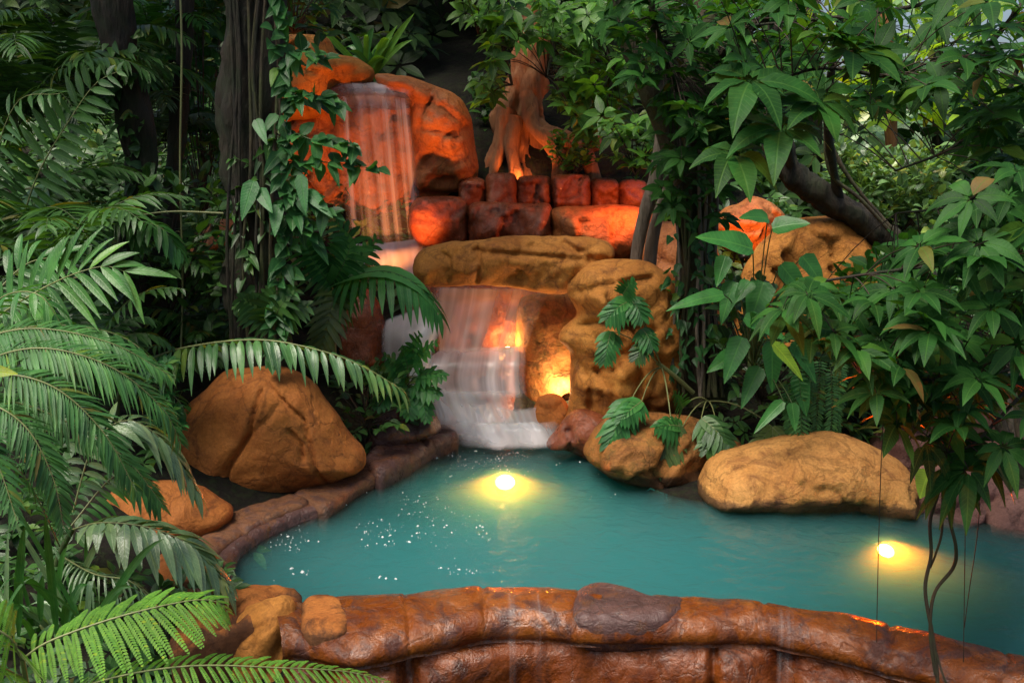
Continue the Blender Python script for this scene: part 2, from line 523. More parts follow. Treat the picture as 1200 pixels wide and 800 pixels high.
def leaf_mat(name, c, var=.5, rough=.38, trans=.3, back=None, yellow=.03, spec=.5, hue=.03):
    m, t, N = nt(name)
    lk = t.links.new
    out = N('ShaderNodeOutputMaterial'); b = N('ShaderNodeBsdfPrincipled')
    g = N('ShaderNodeNewGeometry'); tc = N('ShaderNodeTexCoord')
    lo = tuple(x * (1 - var * .6) for x in c); hi = tuple(min(1, x * (1 + var)) for x in c)
    hi = (hi[0] * 1.15, hi[1], hi[2] * .85)
    r = ramp(N, [(0, lo), (.5, c), (.95 - yellow, hi), (.985 - yellow * .3, (hi[0] * 2.0, hi[1] * 1.2, hi[2] * .6)), (1.0, (.16, .10, .03) if yellow > 0 else hi)])
    lk(g.outputs['Random Per Island'], r.inputs['Fac'])
    n = N('ShaderNodeTexNoise', i_Scale=9.0, i_Detail=5.0); lk(tc.outputs['Object'], n.inputs['Vector'])
    nr = ramp(N, [(.3, .65), (.7, 1.25)]); lk(n.outputs['Fac'], nr.inputs['Fac'])
    mx = N('ShaderNodeMix', data_type='RGBA', blend_type='MULTIPLY'); mx.inputs['Factor'].default_value = 1
    lk(r.outputs['Color'], mx.inputs['A']); lk(nr.outputs['Color'], mx.inputs['B'])
    # midrib and side veins follow the blade's own coordinates
    at = N('ShaderNodeAttribute', attribute_name='blade'); sx = N('ShaderNodeSeparateXYZ'); lk(at.outputs['Vector'], sx.inputs[0])
    ab = N('ShaderNodeMath', operation='ABSOLUTE'); lk(sx.outputs['X'], ab.inputs[0])
    mr_ = ramp(N, [(0.0, 1.0), (.09, 0.0)]); lk(ab.outputs[0], mr_.inputs['Fac'])
    a1 = N('ShaderNodeMath', operation='MULTIPLY_ADD', i_1=-.16); lk(ab.outputs[0], a1.inputs[0]); lk(sx.outputs['Y'], a1.inputs[2])
    a2 = N('ShaderNodeMath', operation='MULTIPLY', i_1=75.0); lk(a1.outputs[0], a2.inputs[0])
    a3 = N('ShaderNodeMath', operation='SINE'); lk(a2.outputs[0], a3.inputs[0])
    vr_ = ramp(N, [(.82, 0.0), (1.0, .35)]); a4 = N('ShaderNodeMath', operation='MULTIPLY_ADD', i_1=.5, i_2=.5); lk(a3.outputs[0], a4.inputs[0]); lk(a4.outputs[0], vr_.inputs['Fac'])
    am = N('ShaderNodeMath', operation='MAXIMUM'); lk(mr_.outputs['Color'], am.inputs[0]); lk(vr_.outputs['Color'], am.inputs[1])
    vm = N('ShaderNodeMath', operation='MULTIPLY', i_1=.55); lk(am.outputs[0], vm.inputs[0])
    mv_ = N('ShaderNodeMix', data_type='RGBA'); lk(vm.outputs[0], mv_.inputs['Factor']); lk(mx.outputs['Result'], mv_.inputs['A'])
    mv_.inputs['B'].default_value = (min(1, c[0] * 2.4 + .03), min(1, c[1] * 1.9 + .04), c[2] * 1.6 + .01, 1)
    mx = mv_
    lk(mx.outputs['Result'], b.inputs['Base Color'])
    b.inputs['Roughness'].default_value = rough
    b.inputs['Specular IOR Level'].default_value = spec
    n2 = N('ShaderNodeTexNoise', i_Scale=40.0, i_Detail=3.0); lk(tc.outputs['Object'], n2.inputs['Vector'])
    hb = N('ShaderNodeMath', operation='MULTIPLY_ADD', i_1=-.5); lk(am.outputs[0], hb.inputs[0]); lk(n2.outputs['Fac'], hb.inputs[2])
    bp = N('ShaderNodeBump', i_Strength=.3, i_Distance=.008); lk(hb.outputs[0], bp.inputs['Height']); lk(bp.outputs['Normal'], b.inputs['Normal'])
    tr = N('ShaderNodeBsdfTranslucent')
    mt = N('ShaderNodeMix', data_type='RGBA', blend_type='MULTIPLY'); mt.inputs['Factor'].default_value = 1
    mt.inputs['B'].default_value = (1.9, 1.7, .5, 1)
    lk(mx.outputs['Result'], mt.inputs['A']); lk(mt.outputs['Result'], tr.inputs['Color'])
    ms = N('ShaderNodeMixShader'); ms.inputs[0].default_value = trans
    lk(b.outputs[0], ms.inputs[1]); lk(tr.outputs[0], ms.inputs[2]); lk(ms.outputs[0], out.inputs['Surface'])
    return m

def bark_mat(name, ca, cb, moss=.3, mc=(.03, .05, .012)):
    m, t, N = nt(name); lk = t.links.new
    out = N('ShaderNodeOutputMaterial'); b = N('ShaderNodeBsdfPrincipled')
    tc = N('ShaderNodeTexCoord'); mp = N('ShaderNodeMapping'); mp.inputs['Scale'].default_value = (1, 1, .18)
    lk(tc.outputs['Object'], mp.inputs['Vector'])
    n1 = N('ShaderNodeTexNoise', i_Scale=16.0, i_Detail=8.0, i_Roughness=.65); lk(mp.outputs[0], n1.inputs['Vector'])
    n2 = N('ShaderNodeTexNoise', i_Scale=3.5, i_Detail=8.0, i_Roughness=.65); lk(tc.outputs['Object'], n2.inputs['Vector'])
    r = ramp(N, [(.3, ca), (.7, cb)]); lk(n1.outputs['Fac'], r.inputs['Fac'])
    mr = ramp(N, [(.45, 0.0), (.6, 1.0)]); lk(n2.outputs['Fac'], mr.inputs['Fac'])
    mm = N('ShaderNodeMath', operation='MULTIPLY', i_1=moss); lk(mr.outputs['Color'], mm.inputs[0])
    mo = N('ShaderNodeMix', data_type='RGBA'); lk(mm.outputs[0], mo.inputs['Factor']); lk(r.outputs['Color'], mo.inputs['A']); mo.inputs['B'].default_value = c3(mc)
    lk(mo.outputs['Result'], b.inputs['Base Color']); b.inputs['Roughness'].default_value = .85
    bp = N('ShaderNodeBump', i_Strength=1.0, i_Distance=.06); lk(n1.outputs['Fac'], bp.inputs['Height']); lk(bp.outputs['Normal'], b.inputs['Normal'])
    lk(b.outputs[0], out.inputs['Surface'])
    return m

def plain(name, c, rough=.6, metal=0.0):
    m, t, N = nt(name)
    out = N('ShaderNodeOutputMaterial'); b = N('ShaderNodeBsdfPrincipled')
    n = N('ShaderNodeTexNoise', i_Scale=20.0, i_Detail=4.0)
    r = ramp(N, [(.3, tuple(x * .75 for x in c)), (.7, tuple(x * 1.15 for x in c))])
    t.links.new(n.outputs['Fac'], r.inputs['Fac']); t.links.new(r.outputs['Color'], b.inputs['Base Color'])
    b.inputs['Roughness'].default_value = rough; b.inputs['Metallic'].default_value = metal
    t.links.new(b.outputs[0], out.inputs['Surface'])
    return m

def glow(name, c, s):
    m, t, N = nt(name)
    out = N('ShaderNodeOutputMaterial'); e = N('ShaderNodeEmission', i_Color=c3(c), i_Strength=s)
    t.links.new(e.outputs[0], out.inputs['Surface'])
    return m

def silk_mat(name, base=.2, lo=.42, hi=.72, maxa=.8, su=14.0, sv=.35, col=(.8, .8, .82), v_top=1.0, v_bot=1.0):
    """falling water drawn to silk by a long exposure: streaks along the fall (UV in metres: u across, v down the flow)"""
    m, t, N = nt(name); lk = t.links.new
    out = N('ShaderNodeOutputMaterial')
    uv = N('ShaderNodeUVMap', uv_map='flow')
    mp = N('ShaderNodeMapping'); mp.inputs['Scale'].default_value = (su, sv, 1); lk(uv.outputs[0], mp.inputs['Vector'])
    n1 = N('ShaderNodeTexNoise', i_Scale=1.0, i_Detail=3.0, i_Roughness=.5, i_Distortion=.15); lk(mp.outputs[0], n1.inputs['Vector'])
    mp2 = N('ShaderNodeMapping'); mp2.inputs['Scale'].default_value = (su * .25, sv * .5, 1); lk(uv.outputs[0], mp2.inputs['Vector'])
    n2 = N('ShaderNodeTexNoise', i_Scale=1.0, i_Detail=2.0); lk(mp2.outputs[0], n2.inputs['Vector'])
    r1 = ramp(N, [(lo, 0.0), (hi, 1.0)]); lk(n1.outputs['Fac'], r1.inputs['Fac'])
    r2 = ramp(N, [(.35, .15), (.65, 1.0)]); lk(n2.outputs['Fac'], r2.inputs['Fac'])
    mu = N('ShaderNodeMath', operation='MULTIPLY'); lk(r1.outputs['Color'], mu.inputs[0]); lk(r2.outputs['Color'], mu.inputs[1])
    ma = N('ShaderNodeMath', operation='MULTIPLY_ADD', i_1=maxa - base, i_2=base); lk(mu.outputs[0], ma.inputs[0])
    at = N('ShaderNodeAttribute', attribute_name='thin')
    mf = N('ShaderNodeMath', operation='MULTIPLY'); lk(ma.outputs[0], mf.inputs[0]); lk(at.outputs['Fac'], mf.inputs[1])
    tr = N('ShaderNodeBsdfTransparent')
    df = N('ShaderNodeBsdfDiffuse', i_Color=c3(col)); tl = N('ShaderNodeBsdfTranslucent', i_Color=c3(col))
    gl = N('ShaderNodeBsdfGlossy', i_Roughness=.3, i_Color=(.9, .9, .9, 1))
    m1 = N('ShaderNodeMixShader'); m1.inputs[0].default_value = .15; lk(df.outputs[0], m1.inputs[1]); lk(tl.outputs[0], m1.inputs[2])
    m2 = N('ShaderNodeMixShader'); m2.inputs[0].default_value = .08; lk(m1.outputs[0], m2.inputs[1]); lk(gl.outputs[0], m2.inputs[2])
    m3 = N('ShaderNodeMixShader'); lk(mf.outputs[0], m3.inputs[0]); lk(tr.outputs[0], m3.inputs[1]); lk(m2.outputs[0], m3.inputs[2])
    lk(m3.outputs[0], out.inputs['Surface'])
    return m

M = {}
M['ochre'] = rock_mat('ochre_rock', (.38, .135, .024), (.56, .235, .048), (.16, .05, .014), .45, (.7, .95), .55)
M['boulder'] = rock_mat('brown_boulder', (.33, .10, .02), (.47, .165, .035), (.16, .05, .013), .45, (.7, .9), .6, tide=.05)
M['tan'] = rock_mat('tan_boulder', (.47, .20, .05), (.62, .30, .085), (.22, .08, .025), .45, (.65, .9), .7, tide=.07)
M['red'] = rock_mat('red_rock', (.40, .12, .035), (.52, .19, .055), (.20, .05, .02), .35, (.35, .7), .8, 1.0, .15)
M['redwet'] = rock_mat('wet_red_rock', (.20, .05, .02), (.30, .085, .035), (.12, .03, .016), .35, (.15, .45), .6, 1.2, .5)
M['wetrim'] = rock_mat('wet_brown_rim', (.11, .021, .003), (.25, .062, .007), (.04, .009, .003), .6, (.08, .5), .55, 1.2, 1.0)
M['wetcap'] = rock_mat('wet_cap_painted_sheen', (.15, .032, .004), (.30, .085, .010), (.075, .032, .026), .7, (.06, .5), .5, 1.3, 1.0)  # purplish stain patches paint the sky's reflection onto the wet brown rock
M['purple'] = rock_mat('purple_slab', (.075, .038, .034), (.13, .068, .06), (.18, .07, .025), .5, (.2, .45), .6, 1.4, .35)
M['kerb'] = rock_mat('brown_kerb', (.17, .075, .038), (.27, .115, .05), (.11, .058, .052), .65, (.3, .6), .7, 1.6, .35, tide=.03)
M['mauve'] = rock_mat('mauve_rock', (.14, .062, .05), (.23, .115, .09), (.09, .04, .03), .4, (.5, .8), .6, 1.2)
M['earthrock'] = rock_mat('mossy_rock', (.24, .09, .022), (.38, .155, .036), (.10, .04, .012), .5, (.6, .9), .7, 1.1, 0, .35, tide=.08)
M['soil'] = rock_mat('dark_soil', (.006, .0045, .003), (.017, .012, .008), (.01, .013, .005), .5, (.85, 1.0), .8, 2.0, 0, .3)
M['poolfloor'] = rock_mat('pool_floor', (.20, .22, .18), (.28, .30, .24), (.14, .12, .08), .4, (.7, .9), .3)
M['fern'] = leaf_mat('bright_fern', (.115, .30, .04), .2, .5, .4, yellow=-.02, spec=.3)
M['palm'] = leaf_mat('palm_leaf', (.04, .15, .03), .5, .35, .25, spec=.4)
M['feather'] = leaf_mat('feather_palm', (.05, .165, .045), .4, .45, .25, spec=.35)
M['pale'] = leaf_mat('pale_palm', (.13, .24, .11), .4, .25, .2, spec=.8)
M['hang'] = leaf_mat('hanging_palm_leaf', (.06, .17, .055), .5, .28, .25, spec=.6)
M['dark'] = leaf_mat('dark_fern', (.034, .105, .023), .6, .4, .25)
M['silver'] = leaf_mat('silver_fern', (.09, .15, .08), .6, .3, .2, spec=.8)
M['philo'] = leaf_mat('philodendron', (.03, .14, .035), .5, .36, .2, spec=.3)
M['olive'] = leaf_mat('olive_philodendron', (.07, .12, .03), .4, .4, .25)
M['vineleaf'] = leaf_mat('vine_leaf', (.028, .11, .032), .6, .38, .3, spec=.28)
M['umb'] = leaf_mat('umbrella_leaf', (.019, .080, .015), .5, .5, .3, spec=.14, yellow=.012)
M['umb2'] = leaf_mat('umbrella_leaf_mid', (.05, .15, .022), .7, .4, .38, spec=.3)
M['lime'] = leaf_mat('lime_leaf', (.18, .34, .03), .5, .4, .5)
M['spathe'] = leaf_mat('spathe_leaf', (.035, .155, .035), .6, .34, .3, spec=.32)
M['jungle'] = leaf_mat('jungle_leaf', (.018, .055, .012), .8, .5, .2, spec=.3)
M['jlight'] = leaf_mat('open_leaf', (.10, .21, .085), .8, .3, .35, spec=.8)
M['stem'] = plain('green_stem', (.06, .09, .025), .5)
M['palestem'] = plain('pale_stem', (.20, .22, .08), .45)
M['twig'] = plain('brown_twig', (.035, .022, .012), .7)
M['bark'] = bark_mat('dark_bark', (.006, .005, .004), (.05, .036, .02), .8, (.018, .028, .008))
M['mossbark'] = bark_mat('mossy_bark', (.022, .016, .009), (.095, .07, .035), .6, (.05, .075, .015))
M['greybark'] = bark_mat('grey_bark', (.10, .075, .055), (.26, .21, .16), .25)
M['redbark'] = bark_mat('red_bark', (.20, .075, .03), (.40, .17, .07), .1)
M['lampmetal'] = plain('lamp_metal', (.03, .025, .02), .4, .8)
M['glass_pool'] = glow('pool_lamp_glass', (1, .36, .06), 40)
M['glass_warm'] = glow('warm_lamp_glass', (1, .62, .25), 45)
M['glass_red'] = glow('amber_lamp_glass', (1, .3, .06), 4)
# ------------------------------------------------------------------ the ground and the pool
POOL_PX = [(262, 692), (268, 655), (300, 624), (340, 606), (378, 592), (432, 562), (480, 535), (530, 517), (600, 513), (667, 517), (705, 540),
           (760, 575), (830, 592), (900, 602), (980, 604), (1065, 600), (1200, 624), (1330, 650), (1400, 690), (1400, 830), (1290, 790), (1200, 764), (1100, 740),
           (1000, 717), (900, 704), (800, 694), (700, 688), (600, 686), (500, 688), (400, 694), (330, 698)]
POOL = np.array([G(x, y, 0)[:2] for x, y in POOL_PX])

def profile(y, ks):
    return np.interp(y, [k[0] for k in ks], [k[1] for k in ks])

def ground_z(x, y):
    q = np.c_[x, y]
    ins = inside(POOL, q)
    d = line_dist(q, np.vstack([POOL, POOL[:1]]))
    zc = profile(y, [(4.6, -.1), (6, .02), (8.3, .05), (8.9, .1), (9.6, .9), (10.5, 1.15), (11.4, 1.5), (12.2, 2.6), (13.2, 3.3), (16, 4.6), (22, 7.5), (40, 14), (130, 30)])
    zr = profile(y, [(4.6, -.1), (6, .0), (7.5, .15), (8.5, .45), (10, .9), (13, 1.3), (18, 1.9), (25, 2.6), (60, 5.), (130, 12)])
    zl = profile(y, [(2, -.4), (4.6, 0), (6, .25), (7.5, .6), (9, 1.1), (11, 1.8), (14, 3.2), (20, 6), (40, 12), (130, 28)])
    wr = np.clip((x - 1.6 - .05 * y) / 1.6, 0, 1); wl = np.clip((-x - 1.2) / 1.4, 0, 1)
    z = zc * (1 - wr) + zr * wr
    z = z * (1 - wl) + zl * wl
    rim_y = np.interp(x, RIMX, RIMY)
    front = np.clip((rim_y - y) / .25, 0, 1) * np.clip((x + 1.9) / .5, 0, 1)
    z = z * (1 - front) + (-1.15) * front
    z = z + fbm(np.c_[x * .8, y * .8, x * 0], 4, 3) * .18 * np.clip(d * 2, 0, 1)
    near = np.clip(d / .5, 0, 1)
    z = np.where(ins, -np.minimum(.85, .14 + d * .6), z * near + (1 - near) * np.minimum(z, -.02))
    return z

RIM_BACK_PX = [(318, 698), (355, 692), (420, 688), (500, 684), (600, 684), (700, 685), (800, 691), (900, 701), (1000, 715), (1100, 737), (1200, 761), (1300, 790), (1400, 826)]
RIM_FRONT_PX = [(330, 748), (352, 745), (420, 754), (500, 738), (600, 723), (700, 729), (800, 730), (900, 730), (1000, 752), (1100, 777), (1200, 803), (1300, 836), (1400, 876)]
RB = spline([G(x, y, .05) for x, y in RIM_BACK_PX], 420)
RF = spline([G(x, y, .05) for x, y in RIM_FRONT_PX], 420)
RIMX = RF[:, 0]; RIMY = RF[:, 1] + .12

def grid_ground(xs, ys):
    X, Y = np.meshgrid(xs, ys)
    x, y = X.ravel(), Y.ravel()
    v = np.c_[x, y, ground_z(x, y)]
    nx = len(xs); i = np.arange(len(ys) - 1)[:, None] * nx; j = np.arange(nx - 1)[None]
    return v, np.stack([i + j, i + j + 1, i + nx + j + 1, i + nx + j], -1).reshape(-1, 4)

mb = MB()
xs = np.r_[-90, -60, -40, -25, -16, np.arange(-11, 11.01, .14), 16, 25, 40, 60, 90]
ys = np.r_[-20, -8, -3, 0, np.arange(1.5, 14, .14), np.arange(14, 26, .6), 32, 45, 70, 120]
mb.add(*grid_ground(xs, ys))
setting(mb.build('ground', M['soil'], origin=(0, 0, 0)))

# turquoise water: one closed body, clear surface, milky teal volume
def water_mat():
    m, t, N = nt('pool_water'); lk = t.links.new
    out = N('ShaderNodeOutputMaterial'); tr = N('ShaderNodeBsdfTransparent'); gl = N('ShaderNodeBsdfGlossy', i_Roughness=.06)
    fr = N('ShaderNodeFresnel', i_IOR=1.33); mx = N('ShaderNodeMixShader')
    tc = N('ShaderNodeTexCoord')
    n = N('ShaderNodeTexNoise', i_Scale=7.0, i_Detail=5.0, i_Roughness=.55, i_Distortion=.8); lk(tc.outputs['Object'], n.inputs['Vector'])
    bp = N('ShaderNodeBump', i_Strength=.3, i_Distance=.05); lk(n.outputs['Fac'], bp.inputs['Height'])
    lk(bp.outputs[0], gl.inputs['Normal']); lk(bp.outputs[0], fr.inputs['Normal'])
    lk(fr.outputs[0], mx.inputs[0]); lk(tr.outputs[0], mx.inputs[1]); lk(gl.outputs[0], mx.inputs[2]); lk(mx.outputs[0], out.inputs['Surface'])
    vs = N('ShaderNodeVolumeScatter', i_Color=(.36, .92, .95, 1), i_Density=1.9, i_Anisotropy=.1)
    va = N('ShaderNodeVolumeAbsorption', i_Color=(.0, .66, .67, 1), i_Density=3.6)
    ad = N('ShaderNodeAddShader'); lk(vs.outputs[0], ad.inputs[0]); lk(va.outputs[0], ad.inputs[1]); lk(ad.outputs[0], out.inputs['Volume'])
    return m
M['water'] = water_mat()
mb = MB()
pc = closed(POOL, .12)
c0 = POOL.mean(0)
# push the outline a little into the banks so that the waterline is where rock and water meet
nn = len(pc)
tang = np.roll(pc, -1, 0) - np.roll(pc, 1, 0)
nor = nrm(np.c_[tang[:, 1], -tang[:, 0]])
area = .5 * np.sum(pc[:, 0] * np.roll(pc[:, 1], -1) - np.roll(pc[:, 0], -1) * pc[:, 1])
if area < 0: nor = -nor
po = pc + nor * .06
V, _, F, _, _, _ = delaunay_2d_cdt([Vector(c) for c in po], [(i, (i + 1) % nn) for i in range(nn)], [], 1, 1e-6)
V = np.array([(v.x, v.y) for v in V]); F = np.array([f for f in F if len(f) == 3])
a, b_, e = V[F[:, 0]], V[F[:, 1]], V[F[:, 2]]
cr = (b_[:, 0] - a[:, 0]) * (e[:, 1] - a[:, 1]) - (b_[:, 1] - a[:, 1]) * (e[:, 0] - a[:, 0])
F = np.where((cr < 0)[:, None], F[:, ::-1], F)
n = len(V)
vv = np.vstack([np.c_[V, np.zeros(n)], np.c_[V, np.full(n, -1.05)]])
mb.add(vv, np.vstack([F, F[:, ::-1] + n]))
i = np.arange(nn); j = (i + 1) % nn
side = np.stack([i, i + n, j + n, j], -1)
if area < 0: side = side[:, ::-1]
mb.add(vv, side)
setting(mb.build('pool_water', M['water'], smooth=False))

# ------------------------------------------------------------------ pool rim (a low dam the water spills over)
def rim():
    S = 420
    B, Fp = RB, RF
    acr = Fp - B; wid = np.linalg.norm(acr, axis=1)
    dirn = nrm(acr * np.array([1, 1, 0]))
    sl = np.r_[0, np.cumsum(np.linalg.norm(np.diff(B, axis=0), axis=1))]
    sect = []   # (along B->F as fraction, offset metres outwards, z)
    sec = [(0, .06, -.95), (0, .02, -.25), (0, -.02, -.04), (.05, 0, .018), (.16, 0, .05), (.3, 0, .068), (.45, 0, .074), (.6, 0, .073), (.75, 0, .068), (.87, 0, .058),
           (.95, 0, .038), (1, 0.0, 0.0), (1, .012, -.045), (1, -.012, -.075), (1, -.03, -.085), (1, -.022, -.10), (1, .0, -.12), (1, .03, -.16), (1, .055, -.22), (1, .07, -.30), (1, .075, -.4), (1, .07, -.5),
           (1, .08, -.6), (1, .09, -.75), (1, .11, -.9), (1, .16, -1.05), (1, .22, -1.25)]
    rows = []
    for fr, off, z in sec:
        rows.append(B + acr * fr + dirn * off + np.array([0, 0, z - .05]))
    v = np.stack(rows, 0)                     # K,S,3
    K = len(sec)
    flat = v.reshape(-1, 3)
    big = fbm(flat * np.array([1.7, 1.7, 2.2]), 3, 2).reshape(K, S)
    fine = fbm(flat * 9, 4, 4).reshape(K, S)
    frv = np.array([s[0] for s in sec]); zz = np.array([s[2] for s in sec])
    outw = np.where(frv >= 1, 1.0, 0)[:, None]
    face = (zz < -.1)[:, None] * outw
    v = v + dirn[None] * (np.maximum(big, -.2) * .2 * face + fine * .022 * outw)[..., None]
    topm = ((frv > .03) & (frv <= 1) & (zz > -.07))[:, None]
    v[:, :, 2] += (big * .055 + fine * .01) * topm
    # joints between the cap stones and clefts down the face
    for px, w, dep in ((352, .03, .05), (470, .013, .03), (565, .012, .025), (678, .02, .03), (762, .02, .025), (885, .012, .028), (1015, .016, .035), (1110, .012, .025), (1180, .014, .03)):
        s0 = sl[np.argmin(abs(np.array([(p[0]) for p in B]) - G(px, 690, .05)[0]))]
        wob = fbm(np.c_[np.array(frv) * 3, frv * 0 + px, frv * 0], 3) * .09
        gsh = np.exp(-((sl[None] - s0 - wob[:, None]) / w) ** 2)
        v[:, :, 2] -= .6 * dep * gsh * topm
    for px, w, dep in ((386, .04, .08), (480, .05, .09), (845, .03, .08), (1090, .04, .08), (700, .08, .05), (930, .07, .05)):
        s0 = sl[np.argmin(abs(RF[:, 0] - G(px, 745, .05)[0]))]
        wob = fbm(np.c_[zz * 4, zz * 0 + px, zz * 0], 2) * .06
        gsh = np.exp(-((sl[None] - s0 - wob[:, None]) / w) ** 2)
        v = v - dirn[None] * (dep * gsh * face)[..., None]
    i = np.arange(K - 1)[:, None] * S; j = np.arange(S - 1)[None]
    f = np.stack([i + j, i + S + j, i + S + j + 1, i + j + 1], -1).reshape(-1, 4)
    return v, f, K, S
v, f, K, S = rim()
RIMV = v.copy()
root = thing('rock_dam', 'wet reddish brown curved rock rim damming the near side of the turquoise pool', 'rock wall', RF[200] * np.array([1, 1, 0]) + np.array([0, 0, -1.2]))
kcut = 15
mb = MB(); vk = v[:kcut + 1].reshape(-1, 3); fk = f[:kcut * (S - 1)]; mb.add(vk, fk)
mb.build('rim_cap', M['wetcap'], root)
mb = MB(); vk = v[kcut:].reshape(-1, 3); fk = f[kcut * (S - 1):] - kcut * S; mb.add(vk, fk)
mb.build('rim_face', M['wetrim'], root)
mb = MB(); slab(mb, [(668, 712), (676, 692), (700, 684), (735, 690), (765, 700), (800, 702), (795, 722), (750, 732), (700, 730), (675, 726)], .05, .035, .2, .02, .09, .012, seed=3, wob=.02)
mb.build('cap_stone', M['purple'], root)
mb = MB(); slab(mb, [(352, 722), (358, 702), (392, 700), (410, 716), (404, 742), (372, 748), (354, 740)], .05, .03, .2, .02, .08, .01, seed=4, wob=.02)
mb.build('cap_stone', M['boulder'], root)

def stone(name, label, mat, *args, cat='boulder', group=None, **kw):
    mb = MB(); rock(mb, *args, **kw)
    return tag(mb.build(name, mat), label, cat, group)
def flat_stone(name, label, mat, *args, cat='stone', group=None, **kw):
    mb = MB(); slab(mb, *args, **kw)
    return tag(mb.build(name, mat), label, cat, group)

# rocks in front of the dam, lower left
stone('boulder', 'orange rock below the left end of the wet pool rim, behind fern tip', M['ochre'],
      [(150, 830), (170, 785), (235, 738), (300, 705), (340, 702), (352, 735), (358, 770), (352, 830), (300, 860), (200, 860)], 4.95, .22, seed=12, lump=.2,
      cracks=[[(195, 775), (260, 745), (345, 705)], [(280, 860), (320, 770), (350, 720)]], cw=3, cd=.03)
stone('boulder', 'dark wet lobed rock low under the rim beside the fern tip', M['wetrim'],
      [(350, 830), (358, 775), (385, 755), (440, 752), (480, 765), (500, 800), (490, 850), (400, 870)], 4.95, .22, seed=13, lump=.25)
stone('boulder', 'small glossy dark rock at the bottom below the thin water trickle', M['wetcap'],
      [(470, 830), (480, 782), (515, 768), (550, 775), (580, 805), (575, 860), (500, 870)], 4.9, .2, seed=14)
stone('boulder', 'brown rock between drooping pale palm leaf and left end of the rim', M['boulder'],
      [(150, 720), (165, 670), (210, 640), (255, 655), (268, 690), (280, 710), (240, 735), (180, 745)], 5.55, .28, seed=15)

flat_stone('coping_stone', 'brown flat ledge stone joining the left bank to the rim', M['boulder'],
           [(205, 735), (232, 706), (268, 692), (310, 690), (345, 692), (352, 704), (340, 724), (290, 738), (240, 756), (200, 770)], .03, .06, seed=16, cap=.12, lump=.06, cracks=[[(345, 700), (270, 735), (215, 760)]])
# left bank
stone('boulder', 'big rounded brown boulder with cracks on the left pool bank', M['boulder'],
      [(192, 545), (206, 496), (240, 455), (270, 433), (300, 428), (330, 430), (357, 442), (385, 475), (410, 510), (427, 530), (425, 547), (398, 562), (352, 580), (302, 612), (258, 618), (222, 604), (198, 580)],
      7.15, .5, step=3, seed=21, facet=.3, lump=.09, lf=1.4, cw=2.2, cd=.06,
      cracks=[[(318, 448), (310, 492), (286, 530), (281, 604)], [(322, 440), (365, 480), (385, 540), (392, 562)], [(352, 490), (365, 505), (368, 520)]])
stone('boulder', 'low smooth brown boulder in front of the big cracked boulder', M['boulder'],
      [(98, 605), (112, 578), (150, 566), (190, 564), (228, 570), (256, 586), (272, 602), (256, 628), (226, 660), (180, 695), (120, 680), (98, 640)], 6.15, .36, seed=22, lump=.14, facet=.4)
flat_stone('coping_stone', 'purple wet edging slab at the waterline below the low smooth boulder', M['purple'],
           [(214, 648), (240, 626), (268, 604), (310, 592), (345, 582), (384, 592), (345, 608), (304, 628), (280, 650), (272, 676), (235, 690)], .045, .03, seed=23, cap=.045, lump=.014, cw=.012, wob=.03,
           cracks=[[(262, 615), (292, 632)], [(305, 590), (335, 612)], [(225, 640), (262, 660)]])
flat_stone('coping_stone', 'flat brown edging slab lying behind the long purple waterline slab', M['kerb'],
           [(222, 644), (240, 622), (266, 603), (312, 588), (344, 580), (362, 588), (330, 602), (300, 616), (270, 634), (245, 656)], .085, .02, seed=27, cap=.035, lump=.014, wob=.03, cracks=[[(262, 605), (290, 625)]], cw=.012)
flat_stone('coping_stone', 'flat brown edging slab at the foot of the big cracked boulder', M['kerb'],
           [(342, 580), (370, 562), (400, 552), (432, 545), (444, 556), (420, 570), (384, 594), (362, 590)], .075, .02, seed=24, cap=.035, lump=.014)
flat_stone('coping_stone', 'purple wet edging slab beside the foot of the waterfall', M['purple'],
           [(425, 545), (455, 520), (480, 500), (515, 484), (532, 500), (536, 516), (505, 530), (475, 548), (446, 562)], .07, .08, seed=25, cap=.07, lump=.06, cracks=[[(470, 505), (500, 530)]])
stone('boulder', 'small dark stone behind the purple edging slab', M['purple'], [(425, 520), (440, 490), (470, 478), (505, 480), (515, 505), (480, 520), (445, 535)], 8.0, .2, seed=26)

# right bank
stone('boulder', 'large tan boulder with dark undercut on the right pool bank', M['tan'],
      [(818, 580), (826, 550), (850, 533), (900, 519), (955, 510), (990, 511), (1025, 524), (1060, 546), (1070, 572), (1066, 600), (1030, 612), (975, 612), (900, 610), (850, 604)],
      7.0, .5, step=4, seed=31, lump=.16, lf=2.0, cw=9, cd=.05, facet=.2, cracks=[[(985, 570), (940, 580), (900, 590), (850, 585)]], dents=[(975, 582, 30, 10, .08)])
stone('boulder', 'mossy brown boulder sloping into the water left of the tan boulder', M['earthrock'],
      [(684, 528), (702, 498), (740, 484), (800, 486), (856, 505), (872, 535), (860, 575), (850, 606), (795, 600), (750, 582), (706, 552)],
      7.55, .42, step=4, seed=32, lump=.28)
stone('boulder', 'mauve rock half hidden under leaves behind the tan boulder', M['mauve'],
      [(1015, 545), (1030, 505), (1060, 496), (1100, 510), (1112, 545), (1080, 560), (1040, 558)], 7.5, .3, seed=33)
stone('boulder', 'broad layered mauve rock at the right edge behind hanging leaves', M['mauve'],
      [(1085, 530), (1100, 490), (1150, 478), (1230, 475), (1280, 500), (1280, 560), (1200, 570), (1120, 560)], 7.6, .35, seed=34, cracks=[[(1090, 520), (1180, 515), (1270, 530)]])
stone('boulder', 'pale low rock at the waterline under the lime green leaf', M['mauve'],
      [(1060, 605), (1066, 560), (1090, 545), (1140, 548), (1180, 570), (1170, 610), (1110, 622)], 6.85, .3, seed=35)
